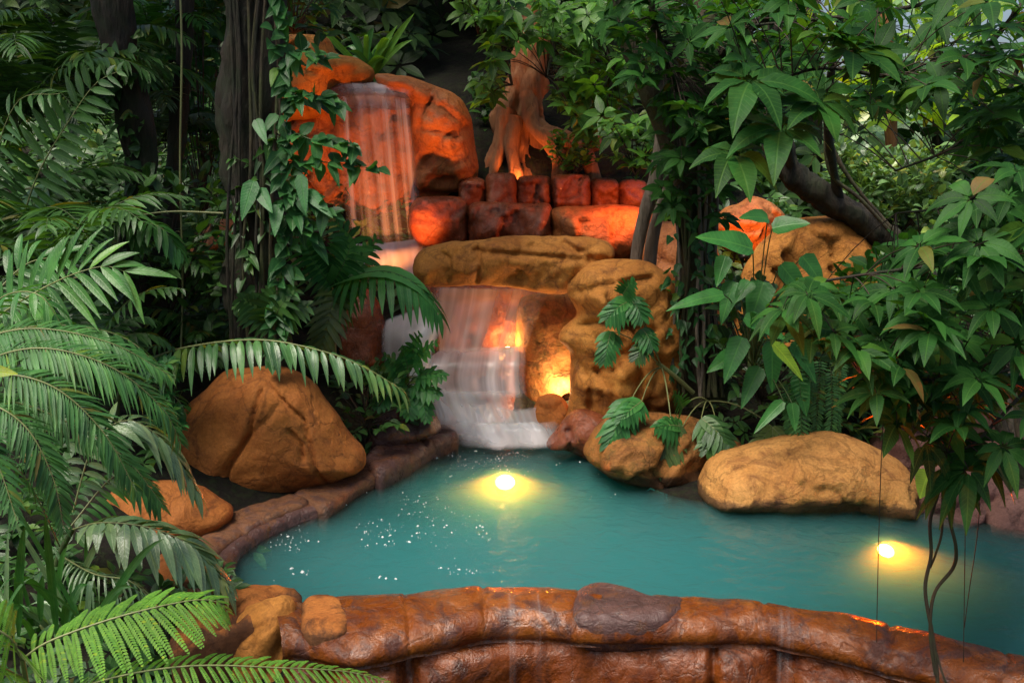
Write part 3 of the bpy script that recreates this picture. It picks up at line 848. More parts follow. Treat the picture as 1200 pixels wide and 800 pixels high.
stone('boulder', 'pale rock in the water at the far right edge', M['mauve'],
      [(1150, 625), (1165, 590), (1210, 575), (1280, 585), (1320, 640), (1240, 660)], 6.5, .3, seed=36)

# ------------------------------------------------------------------ lower waterfall
stone('boulder', 'long golden brown rock lintel arching over the lower waterfall', M['ochre'],
      [(484, 318), (488, 298), (505, 288), (535, 283), (560, 280), (600, 277), (650, 276), (692, 277), (712, 284), (721, 300), (706, 316), (684, 332), (664, 344), (636, 345), (600, 337), (560, 333), (520, 336), (494, 332)],
      8.75, .30, step=3, seed=41, facet=.4, lump=.2, lf=3, cw=2.5, cd=.07, cracks=[[(560, 283), (564, 310), (558, 332)], [(556, 292), (620, 296), (680, 300), (712, 312)], [(650, 276), (690, 300)]], dents=[(600, 322, 22, 10, .06)])
stone('rock_pillar', 'tall golden brown rock pillar right of the lower waterfall', M['ochre'],
      [(664, 340), (676, 318), (700, 306), (740, 303), (776, 316), (800, 360), (806, 420), (790, 480), (745, 510), (712, 528), (690, 530), (668, 512), (652, 505), (664, 480), (668, 440), (668, 412), (655, 396), (660, 382), (676, 366)],
      8.45, .42, step=4, seed=42, facet=.55, lump=.3, lf=2.6, cw=3.5, cd=.09, cracks=[[(664, 345), (700, 330), (760, 322)], [(660, 384), (700, 372), (760, 380)], [(668, 412), (690, 440), (690, 500)], [(730, 330), (745, 420), (735, 480)]], cat='rock')
stone('boulder', 'wet dark red rock at the waterline below the golden pillar', M['redwet'],
      [(640, 522), (655, 500), (680, 480), (712, 490), (735, 515), (765, 560), (760, 580), (730, 572), (700, 548), (668, 530)], 8.0, .22, seed=43)
stone('boulder', 'brown rock block behind the right side of the lower waterfall', M['earthrock'],
      [(606, 360), (625, 345), (668, 345), (690, 370), (694, 420), (690, 490), (650, 520), (612, 510), (604, 440)], 9.2, .2, seed=44, lump=.10, facet=.3)
stone('rock_wall', 'wet red brown rock wall behind the lower waterfall curtain', M['redwet'],
      [(455, 520), (462, 400), (485, 335), (520, 322), (600, 318), (680, 330), (700, 400), (690, 520), (600, 540)], 9.55, .25, seed=45, lump=.14, facet=.3, lf=3, cat='rock')
stone('boulder', 'wet rock step under the second tier of the lower waterfall', M['redwet'],
      [(484, 470), (494, 425), (530, 414), (580, 412), (598, 416), (604, 450), (600, 500), (560, 520), (500, 510)], 9.05, .25, seed=46, cat='rock')
stone('boulder', 'small round rock beside the bright lamp at the fall foot', M['boulder'],
      [(624, 492), (630, 468), (645, 461), (660, 466), (668, 484), (662, 502), (640, 508)], 8.55, .13, step=3, seed=47, wob=1)
stone('boulder', 'dark brown rock left of the lower waterfall under split leaves', M['redwet'],
      [(398, 410), (402, 360), (420, 335), (440, 345), (452, 380), (456, 420), (430, 440)], 8.9, .25, seed=48)
stone('boulder', 'flat purple ledge wet with spray left of the lower waterfall', M['purple'],
      [(440, 410), (446, 380), (470, 372), (510, 378), (520, 410), (512, 470), (470, 480), (446, 450)], 8.95, .2, seed=49)

# ------------------------------------------------------------------ upper waterfall
stone('rock_cliff', 'red lit wet cliff face behind the upper waterfall', M['red'],
      [(300, 330), (312, 200), (325, 115), (400, 100), (470, 104), (500, 118), (520, 180), (545, 240), (540, 310), (480, 330), (400, 340)], 11.9, .35, seed=51, step=5, lump=.45, lf=2.2, cat='rock cliff')
stone('boulder', 'orange carved boulder crowning the left of the upper waterfall', M['ochre'],
      [(318, 60), (335, 42), (380, 44), (395, 62), (420, 68), (440, 82), (432, 100), (400, 106), (385, 130), (350, 140), (322, 130)], 11.6, .45, seed=52, step=4, lump=.2,
      cracks=[[(335, 80), (385, 90), (420, 85)], [(395, 62), (385, 100)]], cw=3, cd=.05)
stone('boulder', 'orange carved shoulder boulder right of the upper waterfall lip', M['red'],
      [(440, 85), (470, 88), (505, 100), (535, 113), (550, 138), (555, 170), (560, 205), (540, 222), (505, 224), (486, 215), (482, 160), (478, 118), (450, 104)], 11.5, .5, seed=53, step=4, lump=.2, lf=2.5,
      cracks=[[(480, 120), (520, 128), (550, 150)], [(500, 190), (520, 165), (548, 150)]], dents=[(515, 195, 18, 22, .2)], cw=4, cd=.06)
flat = MB()
rock(flat, [(385, 128), (388, 104), (410, 98), (450, 98), (478, 104), (490, 120), (470, 128), (430, 126)], 11.45, .22, step=4, seed=54, lump=.2)
tag(flat.build('fall_lip', M['purple']), 'purple wet lip stone where the upper waterfall spills over', 'stone')
root = thing('stone_wall', 'low wall of red lit rounded stone blocks above the ledge', 'stone wall', P(650, 245, 11.3))
xs_ = [538, 569, 606, 646, 692, 725, 758]
for k in range(6):
    a, b = xs_[k] - 1.2, xs_[k + 1] + 1.2
    top = [208, 203, 206, 204, 209, 210][k]
    mb = MB(); rock(mb, [(a, 222), (a + 2, top + 4), (a + 9, top), (b - 9, top), (b - 2, top + 4), (b, 224), (b - 1, 242), (b - 6, 246), (a + 6, 246), (a + 1, 240)], 11.25, .2, step=3, seed=60 + k, lump=.15, lf=4, wob=1.5, cap=11)
    mb.build('block', M['redwet'], root)
root = thing('rock_ledge', 'long red lit rock ledge under the stone block wall', 'rock ledge', P(620, 300, 10.6))
for k, pl in enumerate([[(478, 262), (485, 235), (510, 230), (545, 234), (549, 262), (546, 286), (515, 290), (490, 285)],
                        [(548, 262), (550, 240), (575, 236), (620, 238), (645, 240), (648, 270), (646, 290), (580, 292), (550, 288)],
                        [(646, 268), (648, 244), (690, 241), (748, 243), (772, 262), (772, 310), (720, 312), (680, 300), (648, 290)]]):
    mb = MB(); rock(mb, pl, 10.6, .35, step=4, seed=70 + k, lump=.2, lf=3, wob=2)
    mb.build('ledge_block', M['redwet'] if k < 2 else M['red'], root)
stone('boulder', 'red lit rock glimpsed between the dark trunks on the left', M['red'],
      [(222, 350), (228, 270), (250, 258), (285, 262), (300, 300), (296, 370), (250, 380)], 9.9, .35, seed=81)
stone('boulder', 'big orange boulder behind the glossy leaves right of the mossy trunk', M['ochre'],
      [(845, 420), (862, 340), (885, 290), (925, 260), (960, 253), (990, 258), (1020, 285), (1035, 320), (1030, 400), (990, 440), (900, 450)], 9.7, .5, seed=82, lump=.15)
stone('boulder', 'glowing orange rocks low in the gap right of the mossy trunk', M['red'],
      [(832, 265), (848, 244), (866, 238), (882, 230), (904, 238), (922, 256), (926, 280), (900, 295), (850, 292)], 11.0, .25, step=3, seed=83, wob=3, lump=.5)
stone('boulder', 'red lit bank stone behind the two pale slanting stems', M['red'],
      [(745, 320), (750, 268), (790, 258), (830, 270), (850, 330), (840, 400), (780, 400)], 9.5, .3, seed=84)
stone('boulder', 'small pale grey stone lying above the block wall', M['mauve'],
      [(684, 172), (688, 160), (700, 157), (706, 166), (702, 176), (690, 178)], 11.9, .08, step=2, seed=85, wob=1)

# ------------------------------------------------------------------ falling water
def sheet(name, label, mat, left, right, n=60, k=24, bulge=0.0, seed=0, cat='waterfall', thin_top=1.0, thin_bot=1.0, edge=.12, rough=.02, group=None, across=None, fade=9):
    """a curtain between two edge paths (world points, top to bottom)"""
    Lp = spline(left, n); Rp = spline(right, n)
    u = np.linspace(0, 1, k)
    v = Lp[:, None] * (1 - u)[None, :, None] + Rp[:, None] * u[None, :, None]
    v[:, :, 1] -= bulge * np.sin(PI * u)[None, :]
    wob = fbm(np.c_[np.tile(u * 9, n), np.repeat(np.linspace(0, 1, n), k), np.zeros(n * k)], 3, seed).reshape(n, k)
    v[:, :, 1] += wob * rough * 3
    i = np.arange(n - 1)[:, None] * k; j = np.arange(k - 1)[None]
    f = np.stack([i + j, i + k + j, i + k + j + 1, i + j + 1], -1).reshape(-1, 4)
    mb = MB(); mb.add(v.reshape(-1, 3), f)
    o = mb.build(name, mat)
    me = o.data
    wd = np.linalg.norm(Rp - Lp, axis=1).mean(); ht = np.linalg.norm(np.diff(Lp, axis=0), axis=1).sum()
    U = np.tile(u * wd, n); W = np.repeat(np.linspace(0, ht, n), k)
    li = np.zeros(len(me.loops), np.int32); me.loops.foreach_get('vertex_index', li)
    uv = me.uv_layers.new(name='flow')
    uv.data.foreach_set('uv', np.c_[U[li] + seed * 3.1, W[li]].astype(np.float32).ravel())
    at = me.attributes.new('thin', 'FLOAT', 'POINT')
    vv_ = np.linspace(0, 1, n)[:, None]
    e = np.clip(np.minimum(u, 1 - u) / edge, 0, 1)[None] if edge else np.ones((1, k))
    tv = (thin_top * (1 - vv_) + thin_bot * vv_) * e * np.clip(vv_ * 14 + .3, 0, 1) * np.clip((1 - vv_) * fade + .02, 0, 1)
    if across is not None:
        tv = tv * np.interp(u + .04 * np.sin(vv_ * 5 + seed), np.linspace(0, 1, len(across)), across)
    at.data.foreach_set('value', tv.astype(np.float32).ravel())
    return tag(o, label, cat, group) if label else o

M['silk'] = silk_mat('silk_water', .05, .42, .70, .8, 9, .12, (.88, .85, .88))
M['silk2'] = silk_mat('silk_water_thin', .02, .46, .7, .55, 30, .3)
M['foam'] = silk_mat('foam_water', .38, .36, .62, 1.0, 6, 1.1, (.93, .93, .96))
M['silk3'] = silk_mat('silk_water_dense', .3, .38, .6, 1.0, 8, .3, (.92, .91, .95))
def PP(*a): return [P(*q) for q in a]
sheet('waterfall', 'tall pink lit veil of water falling over the upper cliff', M['silk'],
      PP((392, 112, 11.5), (396, 122, 11.15), (398, 160, 11.1), (402, 220, 11.05), (408, 292, 11.0)),
      PP((482, 112, 11.5), (482, 122, 11.15), (486, 160, 11.05), (492, 220, 11.0), (500, 292, 10.95)), bulge=.12, seed=1, thin_bot=1.0)
sheet('water_film', 'thin film of water sliding over the purple lip of the upper fall', M['silk3'],
      PP((392, 95, 11.7), (392, 98, 11.3), (394, 106, 11.08), (395, 124, 11.06)), PP((478, 97, 11.7), (482, 100, 11.3), (484, 108, 11.08), (484, 124, 11.04)), n=30, seed=9, cat='water', edge=.3, fade=3, across=[.5, .8, .6, .9, .7, .8, .5])
sheet('waterfall', 'first tier of the lower waterfall pouring under the rock lintel', M['silk3'],
      PP((508, 336, 9.1), (506, 350, 8.95), (503, 380, 8.9), (498, 418, 8.85)),
      PP((642, 336, 9.1), (640, 350, 8.95), (628, 380, 8.92), (614, 418, 8.88)), bulge=.08, seed=2, thin_top=1.1, across=[1, 1, 1, .95, .75, .4, .5, .32, .4, .4])
sheet('waterfall', 'second tier of the lower waterfall below the lamp ledge', M['silk3'],
      PP((490, 406, 8.92), (482, 424, 8.75), (478, 445, 8.7), (486, 466, 8.65)),
      PP((616, 404, 8.92), (617, 424, 8.74), (616, 440, 8.7), (618, 466, 8.65)), bulge=.08, seed=3, thin_top=1.2, thin_bot=1.3, across=[.9, 1, .95, .7, .75, .9, 1, 1, .9])
root = thing('waterfall', 'foaming white foot of the lower waterfall spreading into the pool', 'waterfall', P(590, 520, 8.2))
for k_, (l, r_, y0, y1, Ya, Yb, bu) in enumerate(((496, 622, 455, 512, 8.66, 8.28, .10), (515, 600, 470, 520, 8.6, 8.1, .12), (570, 652, 474, 521, 8.58, 8.1, .14), (528, 668, 492, 524, 8.42, 7.98, .08), (488, 560, 452, 500, 8.7, 8.35, .1))):
    o = sheet('froth', None, M['foam'], PP((l, y0, Ya), (l + 6, y0 + (y1 - y0) * .35, Ya - .05), (l + 12, y0 + (y1 - y0) * .75, (Ya + Yb) / 2), (l + 8, y1, Yb)),
          PP((r_ - 12, y0, Ya), (r_ - 6, y0 + (y1 - y0) * .35, Ya - .05), (r_, y0 + (y1 - y0) * .75, (Ya + Yb) / 2), (r_, y1, Yb)), bulge=bu, seed=4 + k_ * 3, n=60, k=44, rough=.03, thin_top=.9, thin_bot=.75, edge=.3, fade=2.6)
    o.parent = root; o.location = o.location - root.location
sheet('waterfall', 'pink misty cascade at the foot of the upper waterfall', M['foam'],
      PP((405, 285, 11.0), (405, 300, 10.6), (405, 330, 10.4)), PP((500, 278, 11.0), (504, 290, 10.6), (505, 330, 10.4)), bulge=.3, seed=5, k=30, rough=.04)
sheet('waterfall', 'pale side cascade washing over the purple ledge left of the lamp', M['foam'],
      PP((448, 376, 8.95), (446, 395, 8.7), (450, 425, 8.65), (470, 470, 8.6)), PP((520, 345, 9.0), (520, 380, 8.7), (508, 420, 8.65), (520, 470, 8.6)), bulge=.1, seed=6)
for px, w, lab in ((600, 10, 'faint water trickle down the rim face, leftmost of three'), (630, 16, 'brightest water trickle down the middle of the rim face'), (918, 18, 'thin water trickle down the right part of the rim face')):
    s0 = int(np.argmin(abs(RF[:, 0] - G(px, 726, .05)[0])))
    ds = max(1, int(round(w * PX(5.2) / 2 / np.linalg.norm(RF[1] - RF[0]))))
    lift = nrm((RF - RB)[s0] * np.array([1, 1, 0])) * .014 + np.array([0, 0, .006])
    a = [RIMV[k, s0 - ds] + lift for k in range(6, RIMV.shape[0], 2)]
    b = [RIMV[k, s0 + ds] + lift for k in range(6, RIMV.shape[0], 2)]
    sheet('water_trickle', lab, M['silk2'], a, b, n=60, k=10, bulge=.004, seed=px, cat='water', edge=.35, rough=.002, group='trickles down the rim')

# ripples of foam and bubbles floating on the pool
mb = MB()
def bubble_pts(poly, n):
    poly = np.array(poly, float); lo, hi = poly.min(0), poly.max(0)
    q = RNG.uniform(lo, hi, (n * 30, 2)); q = q[inside(poly, q)]; q = q[fbm(np.c_[q * np.array([.02, .035]), q[:, 0] * 0], 3, 8) + RNG.normal(0, .12, len(q)) > .08][:n]
    return np.array([G(x, y, .004) for x, y in q])
bp_ = np.vstack([bubble_pts([(300, 640), (400, 590), (520, 530), (560, 545), (560, 600), (600, 670), (420, 680), (320, 680)], 260),
                 bubble_pts([(520, 525), (660, 525), (740, 580), (650, 590), (540, 560)], 130)])
th = np.linspace(0, 2 * PI, 8, endpoint=False)
for c in bp_:
    r = RNG.exponential(.0018) + .0013
    ex = RNG.uniform(1, 1.9); an = RNG.uniform(0, PI)
    x = np.cos(th) * r * ex; y = np.sin(th) * r
    ring = np.c_[c[0] + x * np.cos(an) - y * np.sin(an), c[1] + x * np.sin(an) + y * np.cos(an), np.full(8, c[2] - .003)]
    r2 = (ring + c) / 2; r2[:, 2] = c[2] + r * .3
    top = c + np.array([0, 0, r * .42])
    k = np.arange(8); k2 = (k + 1) % 8
    mb.add(np.vstack([ring, r2]), np.stack([k, k2, k2 + 8, k + 8], -1))
    mb.add(np.vstack([r2, top]), np.stack([k, k2, np.full(8, 8)], -1))
o = mb.build('foam_bubbles', plain('foam_white', (.62, .66, .64), .4))
tag(o, 'white foam bubbles drifting on the left half of the pool', 'foam', kind='stuff')

# ------------------------------------------------------------------ lamps
def lathe(mb, c, axis, prof, k=20, mi=0):
    ax = nrm(np.array(axis, float)); A = nrm(np.cross(ax, np.array([.3, .5, .81]))); B = np.cross(ax, A)
    th = np.linspace(0, 2 * PI, k, endpoint=False)
    v = np.array([c + ax * h + (A * np.cos(t) + B * np.sin(t)) * r for r, h in prof for t in th])
    n = len(prof); i = np.arange(n - 1)[:, None] * k; j = np.arange(k)[None]; j2 = (j + 1) % k
    mb.add(v, np.stack([i + j, i + j2, i + k + j2, i + k + j], -1).reshape(-1, 4), mi)

def lamp(name, label, c, axis, r, glass, colour, power, off=.05, cat='lamp', aim=None, spot=None, group=None, size=.04):
    c = np.array(c, float); ax = nrm(np.array(axis, float))
    root = thing(name, label, cat, c, group)
    mb = MB(); lathe(mb, c, ax, [(.001, -r * 1.3), (r * .75, -r * 1.3), (r * .9, -r * 1.1), (r * 1.05, -r * .1), (r * 1.18, 0), (r * 1.18, r * .12), (r * 1.0, r * .12), (r * .98, 0)])
    mb.build('housing', M['lampmetal'], root)
    mb = MB(); lathe(mb, c, ax, [(.001, r * .22), (r * .45, r * .18), (r * .8, r * .08), (r * .97, .0), (r * .97, -.004)])
    mb.build('lens', M[glass], root)
    ld = bpy.data.lights.new(name + '_light', 'SPOT' if spot else 'POINT')
    ld.energy = power; ld.color = colour; ld.shadow_soft_size = size
    if spot:
        ld.spot_size = math.radians(spot); ld.spot_blend = .6
    lo = bpy.data.objects.new('bulb_light', ld); COL.objects.link(lo)
    lo.parent = root
    lo.location = [float(q) for q in ax * (r * .3 + off)]
    lo.rotation_mode = 'QUATERNION'
    lo.rotation_quaternion = Vector(ax if aim is None else aim).to_track_quat('-Z', 'Y')
    return root

g = G(592, 565, -.10); lamp('pool_lamp', 'glowing yellow underwater lamp in the middle of the pool near the fall', g, (0, -.55, .8), .08, 'glass_pool', (1, .085, .002), 330, spot=135, aim=(0, -1, -.22), group='underwater pool lamps')
g = G(1038, 645, -.09); lamp('pool_lamp', 'glowing orange underwater lamp at the right below hanging leaves', g, (0, -.55, .8), .055, 'glass_pool', (1, .07, .002), 140, spot=135, aim=(0, -1, -.22), group='underwater pool lamps')
lamp('garden_lamp', 'bright lamp on the ledge behind the lower waterfall curtain', P(595, 408, 9.12), (0, .25, 1), .06, 'glass_warm', (1, .42, .10), 6)
lamp('garden_lamp', 'blazing white lamp in the slot behind the small round rock', P(663, 463, 8.84), (-.45, .5, .8), .035, 'glass_warm', (1, .66, .34), 14)
lamp('garden_spotlight', 'amber spotlight behind the feathery split leaves lighting the upper cliff', P(474, 338, 9.3), nrm(P(420, 130, 11.6) - P(474, 338, 9.3)), .06, 'glass_red', (1, .29, .07), 150, spot=74)
lamp('garden_spotlight', 'amber spotlight behind the slanting stems lighting the red ledge', P(760, 226, 10.0), nrm(P(650, 232, 11.0) - P(760, 226, 10.0)), .05, 'glass_red', (1, .22, .05), 30, spot=140)
lamp('garden_spotlight', 'amber spotlight on the bank lighting the stones right of the mossy trunk', P(872, 300, 10.0), nrm(np.array([.1, .8, .5])), .05, 'glass_red', (1, .3, .06), 30, spot=120)
lamp('garden_spotlight', 'amber spotlight low between the left trunks lighting the red rock', P(262, 395, 9.0), nrm(P(260, 310, 9.9) - P(262, 395, 9.0)), .05, 'glass_red', (1, .27, .07), 40, spot=110)
lamp('garden_spotlight', 'amber spotlight behind the block wall lighting the orange rooted tree', P(612, 222, 11.65), nrm(P(612, 120, 12.2) - P(612, 222, 11.65)), .05, 'glass_red', (1, .30, .08), 14, spot=120)
# ------------------------------------------------------------------ plants: helpers
def path(*a): return [P(*q) for q in a]
def rnd(a, b): return RNG.uniform(a, b)

def proj(c):
    c = np.atleast_2d(c)
    y = c[:, 1]; dz = c[:, 2] - CAM_H
    zc = y * CT - dz * ST; vc = y * ST + dz * CT
    return np.c_[600 + FPX * c[:, 0] / zc, 400 - FPX * vc / zc]

GAPS = [[(950, 135), (1125, 150), (1130, 270), (1085, 290), (1010, 275), (975, 235)], [(845, 225), (1010, 235), (1045, 300), (1030, 335), (860, 335)], [(895, 145), (960, 190), (1060, 260), (1060, 300), (960, 260), (900, 210)]]
def airy(c):
    """the crowns have openings: no leaf clusters there"""
    q = proj(c); k = np.zeros(len(q), bool)
    for g in GAPS: k |= inside(g, q)
    return c[~k]

def plant(name, label, cat, base, stem_path=None, r=.02, mat=None, group=None):
    root = thing(name, label, cat, base, group)
    if stem_path is not None:
        mb = MB(); tube(mb, spline(stem_path, 24), r, 8, 0, .1)
        mb.build('stem', mat or M['stem'], root)
    return root

def add_frond(root, mat, pts, *a, stem='palestem', **kw):
    mb = MB(); frond(mb, pts, *a, **kw)
    return mb.build('frond', [M[mat], M[stem]], root)

def arch(base, az, length, el=65, curl=95, n=7, jit=.0):
    """centre line of a frond that rises at el degrees and bends over by curl degrees"""
    p = np.array(base, float); out = [p.copy()]
    for i in range(n):
        e = math.radians(el - curl * (i / (n - 1)) ** 1.3)
        p = p + length / n * np.array([math.cos(az) * math.cos(e), math.sin(az) * math.cos(e), math.sin(e)])
        out.append(p.copy())
    return out

def rosette(root, mat, base, nf, length, L, W, n=26, az0=0, az1=2 * PI, el=(45, 75), curl=(70, 110), prof='strap', droop=.5, bi=0, stem='stem', k=4, ang=60):
    for i in range(nf):
        az = az0 + (az1 - az0) * (i + rnd(.1, .9)) / nf
        ln = length * rnd(.75, 1.15)
        add_frond(root, mat, arch(base, az, ln, rnd(*el), rnd(*curl)), n, L * ln / length, W, ang=ang, droop=droop, prof=prof, bi=bi, stem=stem, k=k, up=(0, -.2, 1), rr=.005)

def split_leaf(mb, pts, L, W, n=7, up=(0, -.5, 1), lw=.3, droop=.35, baseL=.8, tipL=.45, ang=62):
    """a lobed philodendron blade: a broad midrib blade and fingers that run out of it"""
    c = spline(pts, 10)
    frond(mb, pts, n, L, L * lw * .5, ang=ang, droop=droop, up=up, start=.05, prof='strap', k=5, rr=.004, fold=.15, jit=.06, baseL=baseL, tipL=tipL)
    T = nrm(c[-1] - c[0]); ln = np.linalg.norm(c[-1] - c[0])
    upv = np.array(up, float); nn = nrm(upv - T * (T @ upv))
    # middle blade follows the bent midrib
    w = L * .33 * np.sin(PI * np.linspace(.12, .97, 10) ** .8)
    S = np.cross(T, nn)
    v = np.concatenate([c - S * w[:, None] + nn * .004, c + nn * .001, c + S * w[:, None] + nn * .004])
    i = np.arange(9)
    mb.add(v, np.concatenate([np.stack([i, i + 10, i + 11, i + 1], -1), np.stack([i + 10, i + 20, i + 21, i + 11], -1)]))

def sprigs(mb, c, dirs, slen, m, L, W, droop=.4, prof='ovate', fold=.2, twig_mi=1, tr=.003, k=4, spread=.9, wave=.05):
    c = np.atleast_2d(c); n = len(c); dirs = nrm(np.broadcast_to(dirs, (n, 3)))
    slen = np.broadcast_to(slen, n)
    tip = c + dirs * slen[:, None]
    sticks(mb, c, tip, tr, tr * .4, 0.04, twig_mi, 2)
    A = nrm(np.cross(dirs, np.array([0, 0, 1.]) + RNG.normal(0, .3, (n, 3))))
    pp, dd, nn, ll = [], [], [], []
    for i in range(m):
        f = (i + .6) / m
        sg = 1 if i % 2 else -1
        d = nrm(dirs * (.45 + f * .5) + A * (sg * spread * (1 - f * .5)) + RNG.normal(0, .22, (n, 3)))
        pp.append(c + dirs * (slen * f)[:, None]); dd.append(d)
        nn.append(np.array([0, -.25, 1]) + RNG.normal(0, .3, (n, 3))); ll.append(L * RNG.uniform(.7, 1.15, n))
    ll = np.concatenate(ll)
    leaves(mb, np.concatenate(pp), np.concatenate(dd), np.concatenate(nn), ll, W * ll / L, np.clip(RNG.normal(droop, .2, len(ll)), 0, 1.2), k, prof, fold, wave=wave)

def outward(c, centre, upb=.4, rj=.4):
    d = nrm(c - np.asarray(centre)) + np.array([0, 0, upb]) + RNG.normal(0, rj, c.shape)
    return nrm(d)

def branch_twigs(mb, c, paths, r=.005, mi=1, sag=.08, maxlen=1.6):
    allp = np.vstack([spline(p, 40) for p in paths])
    out = []
    a, b = [], []
    for q in c:
        # attach to a point of the limbs a little nearer the ground than the leaf itself
        dd = np.linalg.norm(allp - q, axis=1) + .35 * np.maximum(0, allp[:, 2] - q[2] + .1)
        k = np.argmin(dd)
        a.append(allp[k]); b.append(q)
    a = np.array(a); b = np.array(b)
    ln = np.linalg.norm(b - a, axis=1)
    ok = ln < maxlen
    sticks(mb, a[ok], b[ok], r, r * .5, sag, mi, 4)

def tree(name, label, cat, trunk, trad, bark, limbs=(), lrad=(.03, .012), rough=.25, k=14, base=None, group=None):
    root = thing(name, label, cat, base if base is not None else trunk[0], group)
    mb = MB(); tube(mb, spline(trunk, 150), trad, k * 2, 0, rough, seed=int(rnd(0, 99)), rs=9)
    mb.build('trunk', M[bark], root)
    for l in limbs:
        mb = MB(); tube(mb, spline(l, 30), lrad, 7, 0, rough * .6, seed=3)
        mb.build('branch', M[bark], root)
    return root

def ell(c, r, n):
    v = nrm(RNG.normal(0, 1, (n, 3))) * (RNG.random((n, 1)) ** .4)
    return np.array(c) + v * np.array(r)

# ------------------------------------------------------------------ near left: bright fern, palms
base = P(35, 900, 2.75)
root = plant('tree_fern', 'bright lime green fern with arching fronds in the bottom left corner', 'fern', base,
             path((35, 900, 2.75), (34, 830, 2.75), (30, 795, 2.73), (26, 772, 2.7)), [.012, .009, .007], M['palestem'])
kw = dict(bi=20, ang=68, droop=.55, rr=.004, jit=.08, start=.06, baseL=.7, tipL=.2, lift=.05)
add_frond(root, 'fern', path((26, 772, 2.7), (60, 750, 2.72), (140, 722, 2.78), (218, 704, 2.86), (252, 704, 2.9), (266, 716, 2.92)), 25, .17, .0165, up=(.05, -.35, 1), **kw)
add_frond(root, 'fern', path((40, 830, 2.72), (120, 797, 2.7), (220, 780, 2.75), (330, 782, 2.85), (410, 787, 2.95), (460, 801, 3.0)), 44, .12, .0105, up=(0, -.3, 1), **kw)
add_frond(root, 'fern', path((26, 772, 2.7), (5, 742, 2.65), (-60, 722, 2.6), (-150, 735, 2.55)), 20, .16, .0165, up=(0, -.4, 1), **kw)
add_frond(root, 'fern', path((30, 795, 2.73), (-20, 775, 2.6), (-100, 775, 2.5)), 18, .14, .0165, up=(0, -.4, 1), **kw)
add_frond(root, 'fern', path((34, 830, 2.75), (90, 835, 2.6), (200, 850, 2.5)), 18, .13, .0155, up=(0, -.4, 1), **kw)

base = P(-70, 640, 4.2)
root = plant('feather_palm', 'soft palm with fine comb like leaflets filling the left edge', 'palm', base, path((-70, 640, 4.2), (-75, 540, 4.2), (-70, 470, 4.2)), [.03, .025, .02])
kw = dict(gap=.04, droop=.42, rr=.005, jit=.13, start=.08, ang=62, lift=.05, prof='lance', k=4)
add_frond(root, 'feather', path((-70, 470, 4.2), (-20, 425, 4.15), (50, 408, 4.15), (130, 430, 4.2), (190, 478, 4.3), (212, 520, 4.35)), 94, 0.187, .0085, up=(.2, -.5, 1), **kw)
add_frond(root, 'feather', path((-70, 470, 4.2), (-10, 440, 4.0), (60, 452, 3.98), (120, 505, 4.0), (160, 575, 4.05)), 86, 0.170, .0085, up=(.2, -.5, 1), **kw)
add_frond(root, 'feather', path((-70, 470, 4.2), (-20, 470, 3.9), (30, 500, 3.85), (62, 560, 3.85), (75, 620, 3.85)), 72, 0.153, .0085, up=(.3, -.5, 1), **kw)
add_frond(root, 'feather', path((-70, 470, 4.2), (-30, 405, 4.4), (40, 385, 4.45), (130, 402, 4.5), (200, 440, 4.6)), 81, 0.162, .0085, up=(.2, -.5, 1), **kw)
add_frond(root, 'feather', path((-70, 480, 4.2), (-40, 500, 3.7), (-5, 540, 3.65), (20, 610, 3.6)), 59, 0.145, .0085, up=(.3, -.5, 1), **kw)
add_frond(root, 'feather', path((-70, 480, 4.2), (10, 470, 4.4), (90, 500, 4.5), (150, 540, 4.55), (190, 590, 4.6)), 81, 0.145, .0085, up=(.2, -.5, 1), **kw)

base = P(-60, 520, 5.0)
root = plant('broad_palm', 'palm with long curved glossy leaflets fanning upward at the left edge', 'palm', base, path((-60, 520, 5.0), (-55, 440, 5.0), (-40, 400, 5.0)), [.035, .03, .02])
kw = dict(rr=.006, jit=.12, start=.16, prof='lance', k=6, fold=.3)
add_frond(root, 'palm', path((-40, 400, 5.0), (10, 362, 4.95), (70, 328, 4.9), (120, 312, 4.9), (146, 318, 4.9)), 15, .40, .030, up=(0, -1.2, .8), ang=58, droop=.45, tipL=.6, **kw)
add_frond(root, 'palm', path((-40, 400, 5.0), (-10, 350, 5.2), (30, 310, 5.3), (70, 300, 5.3)), 11, .36, .026, up=(0, -1, .7), ang=55, droop=.5, tipL=.6, **kw)
add_frond(root, 'palm', path((-40, 400, 5.0), (20, 385, 4.8), (90, 382, 4.8), (150, 398, 4.85), (196, 440, 4.9)), 17, .17, .024, up=(0, -.3, 1), ang=66, droop=.9, tipL=.5, **kw)
add_frond(root, 'palm', path((-40, 400, 5.0), (0, 350, 4.7), (45, 345, 4.6), (75, 385, 4.6)), 12, .22, .02, up=(0, -.3, 1), ang=64, droop=.8, tipL=.5, **kw)
add_frond(root, 'palm', path((-40, 410, 5.0), (-10, 395, 4.6), (35, 400, 4.5), (60, 430, 4.5)), 12, .2, .02, up=(0, -.3, 1), ang=64, droop=.8, tipL=.5, **kw)

